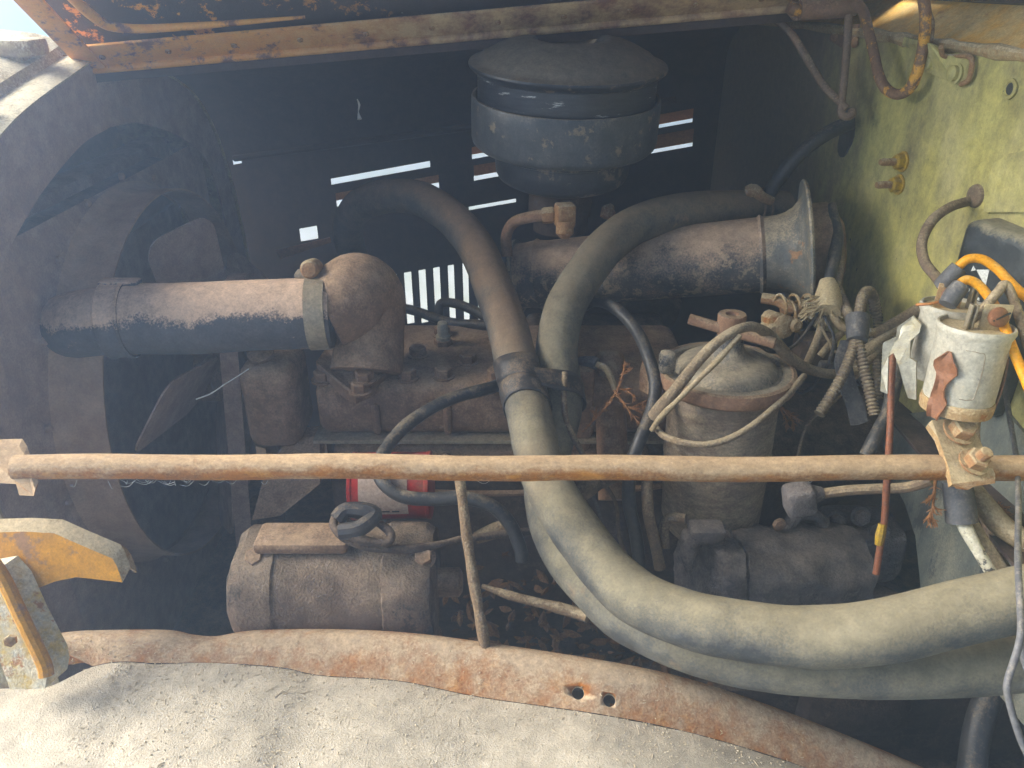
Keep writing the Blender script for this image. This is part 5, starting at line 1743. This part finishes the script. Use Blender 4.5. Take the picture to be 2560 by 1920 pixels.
        for sg in segs:
            pw = [W(*p) for p in sg]
            q.tube(pw, [0.0016, 0.0009], 6, 5)
            cp = catmull(pw, 5)
            for i, p in enumerate(cp[2:-1]):
                fwd = (cp[i + 3] - p).normalized()
                for _ in range(4):
                    d = (fwd * rnd.uniform(.5, 1.4) + Vector((rnd.uniform(-1, 1), rnd.uniform(-1, 1), rnd.uniform(-1, 1))) * .8).normalized() * rnd.uniform(.003, .010)
                    q.tube([p, p + d * .5 + Vector((0, 0, rnd.uniform(-.001, .001))), p + d], [0.0008, 0.0004], 4, 2)
        tag(q.build(nm, M['sprig'], smooth=50), lab, 'sprig')
    # twigs
    wire('twig', 'bare upright stick standing against the generator', [(1148, 1180, .90), (1150, 1200, .89), (1157, 1260, .885), (1170, 1360, .88), (1187, 1470, .875), (1203, 1560, .87), (1216, 1640, .87)], [0.0055, 0.006, 0.006, 0.0058, 0.006, 0.0064, 0.0068], 'wood', 'stick', wob=0.25)
    wire('twig', 'grey twig lying across under the heater hoses', [(1205, 1465, .93), (1280, 1490, .92), (1360, 1510, .91), (1440, 1532, .90), (1470, 1545, .89)], [0.003, 0.005, 0.006, 0.007, 0.006], 'wood', 'stick', wob=0.3)
    wire('twig', 'tan broken stick behind the upright stick', [(1190, 1345, .99), (1240, 1325, .985), (1275, 1308, .98)], [0.008, 0.010, 0.009], 'wood', 'stick', wob=0.3)
    wire('cobweb_thread', 'white cobweb thread strung in front of the fan belt', [(490, 998, 1.0), (525, 985, 1.0), (560, 962, 1.0), (598, 938, 1.0), (622, 922, 1.0)], 0.0008, 'web', 'cobweb', 5, 6, wob=0.5)
    wire('cobweb_thread', 'beaded cobweb strand hanging in the dark beside the air cleaner', [(893, 248, 1.25), (898, 262, 1.25), (896, 280, 1.25), (899, 298, 1.25)], [0.0012, 0.0022, 0.0008, 0.0042], 'web', 'cobweb', 6, 6, wob=0.6)
    # dry leaves heaped under the engine
    rnd = random.Random(21)
    q = MB()

    def leaf(p, s):
        a = rnd.uniform(0, 6.28)
        d = Vector((math.cos(a), math.sin(a), rnd.uniform(-.8, 1.2))).normalized()
        w = d.cross(Vector((rnd.uniform(-.5, .5), rnd.uniform(-.5, .5), 1))).normalized()
        nn = d.cross(w)
        i = len(q.v)
        for (l, x, h) in ((0, 0, 0), (.25, .16, .16), (.6, .2, .22), (1, 0, .25), (.65, -.17, .24), (.3, -.2, .14), (.5, 0, -.02)):
            q.v.append(p + (d * l + w * x + nn * h) * s)
        for k in range(6):
            q.f.append((i + k, i + (k + 1) % 6, i + 6))
    for _ in range(520):
        x = rnd.uniform(-0.25, 0.34)
        y = rnd.uniform(0.68, 0.98)
        leaf(Vector((x, y, 0.60 + rnd.uniform(-.05, .09) + 0.08 * math.exp(-((x - 0.02) / 0.14) ** 2))), rnd.uniform(.012, .038))
    o = q.build('leaf_litter', M['leaf'], smooth=0)
    o['kind'] = 'stuff'
    tag(o, 'heap of dry brown leaves below the heater hoses', 'leaves')


def build_cans():
    axis = Vector((0.02, 0.10, 1)).normalized()
    cans = (
        ('flasher_can', 'white can with a brown side clip and screw terminal, mounted foremost on the bracket', W(2394, 994, .778), 0.0335, 0.078, True),
        ('flasher_can', 'white can half hidden behind the one with the brown clip', W(2347, 940, .830), 0.0325, 0.080, False))
    for nm, lab, c, r, h, front in cans:
        e = thing(nm, lab, 'can')
        q = MB()
        q.lathe(c, axis, [(r * 0.5, -0.002), (r * 0.93, 0.0), (r * 0.97, 0.003), (r * 0.98, h * 0.86), (r * 1.02, h * 0.9), (r * 1.055, h * 0.94), (r * 1.055, h * 0.97), (r * 1.02, h), (r * 0.97, h), (r * 0.95, h - 0.004)], 48, caps=False)
        q.build('shell', M['can'], e)
        q = MB()
        q.lathe(c, axis, [(r * 0.95, h - 0.004), (0.0005, h - 0.0035)], 40, caps=False)
        tp = q.build('top_disc', M['can_top'], e)
        top = c + axis * (h - 0.003)
        # screw terminal
        s0 = top + Vector((0.012, -0.012, 0)) if front else top + Vector((-0.010, -0.006, 0))
        q = MB()
        q.box(s0 + Vector((0, 0.006, 0.012)), (0.026, 0.002, 0.028), (Vector((1, -0.15, 0)).normalized(), Vector((0.15, 1, 0)).normalized(), Vector((0, 0, 1))), 0.0006)
        q.build('terminal_tab', M['can_top'] if front else M['bracket'], tp)
        q = MB()
        n_ = Vector((0.1, -1, 0.45)).normalized() if front else Vector((-0.4, -1, 0.3)).normalized()
        q.lathe(s0 + Vector((0, 0.003, 0.014)), n_, [(0.009, -0.002), (0.0098, 0.001), (0.0095, 0.003), (0.007, 0.0048), (0.0005, 0.0055)], 24)
        sc = q.build('terminal_screw', M['strap'], tp)
        q = MB()
        q.box(s0 + Vector((0, 0.003, 0.014)) + n_ * 0.0052, (0.017, 0.0016, 0.0016), (Vector((1, 0.1, .5)).normalized(), n_, n_.cross(Vector((1, 0.1, .5)).normalized())), 0.0)
        q.build('screw_slot', M['print'], sc)
        # second tab
        s1 = top + (Vector((-0.014, -0.006, 0)) if front else Vector((0.012, 0.0, 0)))
        for dx in (0, 0.005):
            q = MB()
            q.box(s1 + Vector((dx, 0, 0.012)), (0.0022, 0.006, 0.028), None, 0.0005)
            q.build('spade_terminal', M['galv'], tp)
        if front:
            # brown clip along the side
            q = MB()
            a0 = math.radians(188)
            rows = []
            wd = [0.002, 0.006, 0.0105, 0.0115, 0.008, 0.0055, 0.005, 0.0065, 0.0085, 0.008, 0.0062, 0.005]
            for k, w in enumerate(wd):
                s = k / (len(wd) - 1)
                hh = h * 0.74 * (1 - s) - 0.012 * s
                row = []
                for x in (-1, -0.6, 0, 0.6, 1):
                    an = math.radians(211) + (w * x / r) * 1.0
                    rr = r * (1.025 + 0.10 * abs(math.sin(s * 8 + .4)) * (1.6 if abs(x) > .9 else .35))
                    row.append(c + axis * hh + Vector((math.cos(an), math.sin(an), 0)) * rr)
                rows.append(row)
            q.sheet(rows, 0.0012)
            q.build('side_clip', M['strap'], e)
            q = MB()
            rows = []
            for k in range(7):
                s = k / 6
                hh = h * 0.62 * (1 - s) - 0.006 * s
                an = math.radians(-18)
                rr = r * (1.03 + 0.05 * math.sin(math.pi * s))
                rows.append([c + axis * hh + Vector((math.cos(an + dx), math.sin(an + dx), 0)) * rr for dx in (-.14, 0, .14)])
            q.sheet(rows, -0.0012)
            q.build('side_clip', M['strap'], e)
            q = MB()
            q.lathe(c, axis, [(r * 1.0, -0.012), (r * 1.02, -0.004), (r * 1.0, 0.001), (r * 0.9, 0.001), (r * 0.9, -0.012)], 32, caps=False)
            q.build('base_cup', M['bracket'], e)
            # faint print panel outline on the can
            q = MB()
            pts = []
            for (an, hh) in ((232, .80), (250, .80), (262, .74), (262, .25), (254, .18), (240, .17)):
                x = math.radians(an)
                pts.append(c + axis * (h * hh) + Vector((math.cos(x), math.sin(x), 0)) * r * 0.988)
            q.tube(pts, 0.0004, 4, 5)
            q.build('printed_outline', M['galv'], e)
    # tin shield round the back can
    s = thing('tin_shield', 'bent tin shield wrapped round the rear white can', 'shield')
    q = MB()
    sh = [W(2282, 790, .81), W(2303, 805, .80), W(2300, 828, .795), W(2280, 850, .80), W(2270, 862, .80), W(2262, 885, .80), W(2292, 900, .795), W(2290, 925, .79), W(2282, 880, .80), W(2268, 882, .805), W(2240, 882, .81), W(2224, 890, .812), W(2215, 930, .81), W(2218, 985, .81), W(2200, 980, .812), W(2202, 940, .815), W(2210, 860, .815), W(2235, 845, .812), W(2243, 815, .812)]
    sh = [W(2282, 790, .81), W(2303, 812, .797), W(2298, 832, .795), W(2276, 852, .80), W(2274, 895, .797), W(2290, 905, .794), W(2290, 1000, .79), W(2270, 995, .792), W(2258, 960, .795), W(2245, 910, .80), W(2234, 882, .806), W(2221, 890, .808), W(2218, 985, .81), W(2201, 978, .812), W(2203, 930, .815), W(2207, 858, .815), W(2240, 843, .812), W(2243, 818, .812)]
    q.slab(sh, (0.002, 0.0022, 0))
    q.build('sheet', M['tin'], s, smooth=0)
    # black sleeved cable ends and yellow wires
    for lab, sl, path in (
            ('upper yellow wire with a black sleeved end, above the rear white can', [W(2352, 716, .80), W(2378, 690, .79), W(2398, 668, .785)], [(2396, 666, .785), (2420, 648, .78), (2455, 648, .775), (2490, 670, .77), (2515, 695, .765), (2545, 725, .76), (2620, 790, .75), (2690, 860, .755), (2770, 920, .76)]),
            ('lower yellow wire with a black sleeved end, above the front white can', [W(2368, 762, .755), W(2385, 735, .755), W(2402, 715, .755)], [(2400, 708, .755), (2420, 700, .753), (2450, 716, .75), (2485, 762, .745), (2510, 815, .74), (2535, 880, .735), (2560, 940, .73), (2600, 1030, .72), (2680, 1140, .72), (2830, 1220, .715)])):
        e = thing('yellow_wire', lab, 'wire')
        q = MB()
        q.tube([W(*p) for p in path], 0.0046, 14, 8)
        q.build('insulation', M['wire_yellow'], e)
        q = MB()
        q.tube(sl, [0.0082, 0.009, 0.0085], 16, 5, wob=0.05)
        q.build('sleeve', M['sleeve'], e)
    # brown tape strip tied on the yellow wire
    wire('cloth_strip', 'brown cloth strip tied across the yellow wires', [(2430, 800, .745), (2460, 770, .742), (2495, 730, .742), (2512, 712, .745), (2530, 740, .742), (2548, 790, .742), (2570, 870, .74)], 0.0042, 'cloth_cable', 'strip', wob=0.35)
    wire('copper_strand', 'bare copper strands lying on the rear white can', [(2290, 762, .775), (2320, 760, .768), (2350, 755, .765), (2375, 748, .765)], 0.0016, 'copper')
    # black regulator box on the right
    b = thing('regulator_box', 'black enamel regulator box on the firewall behind the white cans', 'box')
    cx = (Vector((1, 0, 0)))
    o_ = W(2455, 620, .86)
    ax1 = Vector((0.30, -1, 0)).normalized()       # along the firewall towards the viewer
    ax2 = Vector((0.97, 0.26, 0)).normalized()
    ax2 = (ax2 - ax1 * ax2.dot(ax1)).normalized()
    q = MB()
    ctr = W(2412, 540, .87) + ax1 * 0.055 + ax2 * 0.055 + Vector((0, 0, -0.085))
    q.box(ctr + Vector((0, 0, -0.02)), (0.11, 0.11, 0.205), (ax1, ax2, Vector((0, 0, 1))), 0.012, 4)
    q.build('case', M['blackbox'], b)
    q = MB()
    q.box(ctr + Vector((0, 0, -0.135)) + ax2 * 0.02, (0.10, 0.08, 0.11), (ax1, ax2, Vector((0, 0, 1))), 0.01, 3)
    q.build('lower_case', M['toe'], b)
    # printed triangles and lettering on its face (face normal is -ax2)
    f0 = ctr - ax2 * 0.0553
    up = Vector((0, 0, 1))

    def fp(s, z_):
        return f0 + ax1 * s + up * z_

    def face_uv(u, v):
        d = FW_ + RT_ * ((u - 1280.0) / FPX) + UP_ * ((960.0 - v) / FPX)
        t = (f0 - CAM).dot(ax2) / d.dot(ax2)
        return CAM + d * t
    for pts in ([(2442, 674), (2474, 674), (2464, 718)], [(2428, 678), (2440, 675), (2434, 664)]):
        q = MB()
        q.slab([face_uv(*p) for p in pts], -ax2 * 0.0006)
        q.build('printed_triangle', M['whiteprint'], b, smooth=0)
    rnd = random.Random(4)
    for row, (u0, v0) in enumerate(((2420, 690), (2412, 716), (2428, 735), (2440, 752), (2446, 770))):
        for k in range(3):
            u = u0 + k * 8
            v = v0 + k * 4
            q = MB()
            q.slab([face_uv(u, v), face_uv(u + 5, v + 2), face_uv(u + 5, v + 9), face_uv(u, v + 7)], -ax2 * 0.0006)
            q.build('printed_mark', M['whiteprint'], b, smooth=0)


# ------------------------------------------------------------------ assemble
build_setting()
build_hood()
build_far_side()
build_front()
build_firewall()
build_fender()
build_brackets()
build_engine()
build_air_cleaner()
build_hoses()
build_duct()
build_canister()
build_wires()
build_cans()

# volume box of even density added to stand in for the lens flare veil
hz = MB().box((0, 20, 0.56), (90, 90, 3.12)).build('flare_haze', M['web'], smooth=0)
hz['kind'] = 'stuff'
hm = bpy.data.materials.new('flare_veil')
hm.use_nodes = True
hn = hm.node_tree
hn.nodes.clear()
ho = hn.nodes.new('ShaderNodeOutputMaterial')
pv = hn.nodes.new('ShaderNodeVolumePrincipled')
pv.inputs['Color'].default_value = (0.48, 0.67, 1.0, 1.0)
pv.inputs['Density'].default_value = 0.165
pv.inputs['Anisotropy'].default_value = 0.76
hn.links.new(pv.outputs[0], ho.inputs['Volume'])
hz.data.materials.clear()
hz.data.materials.append(hm)

# put every thing's empty at the foot of its parts
bpy.context.view_layer.update()
for e in ROOTS:
    vs_ = []
    for c in e.children:
        vs_ += [v.co for v in c.data.vertices]
    if not vs_:
        continue
    loc = Vector(((min(v.x for v in vs_) + max(v.x for v in vs_)) / 2, (min(v.y for v in vs_) + max(v.y for v in vs_)) / 2, min(v.z for v in vs_)))
    e.location = loc
    for c in e.children:
        c.matrix_parent_inverse = Matrix.Translation(-loc)
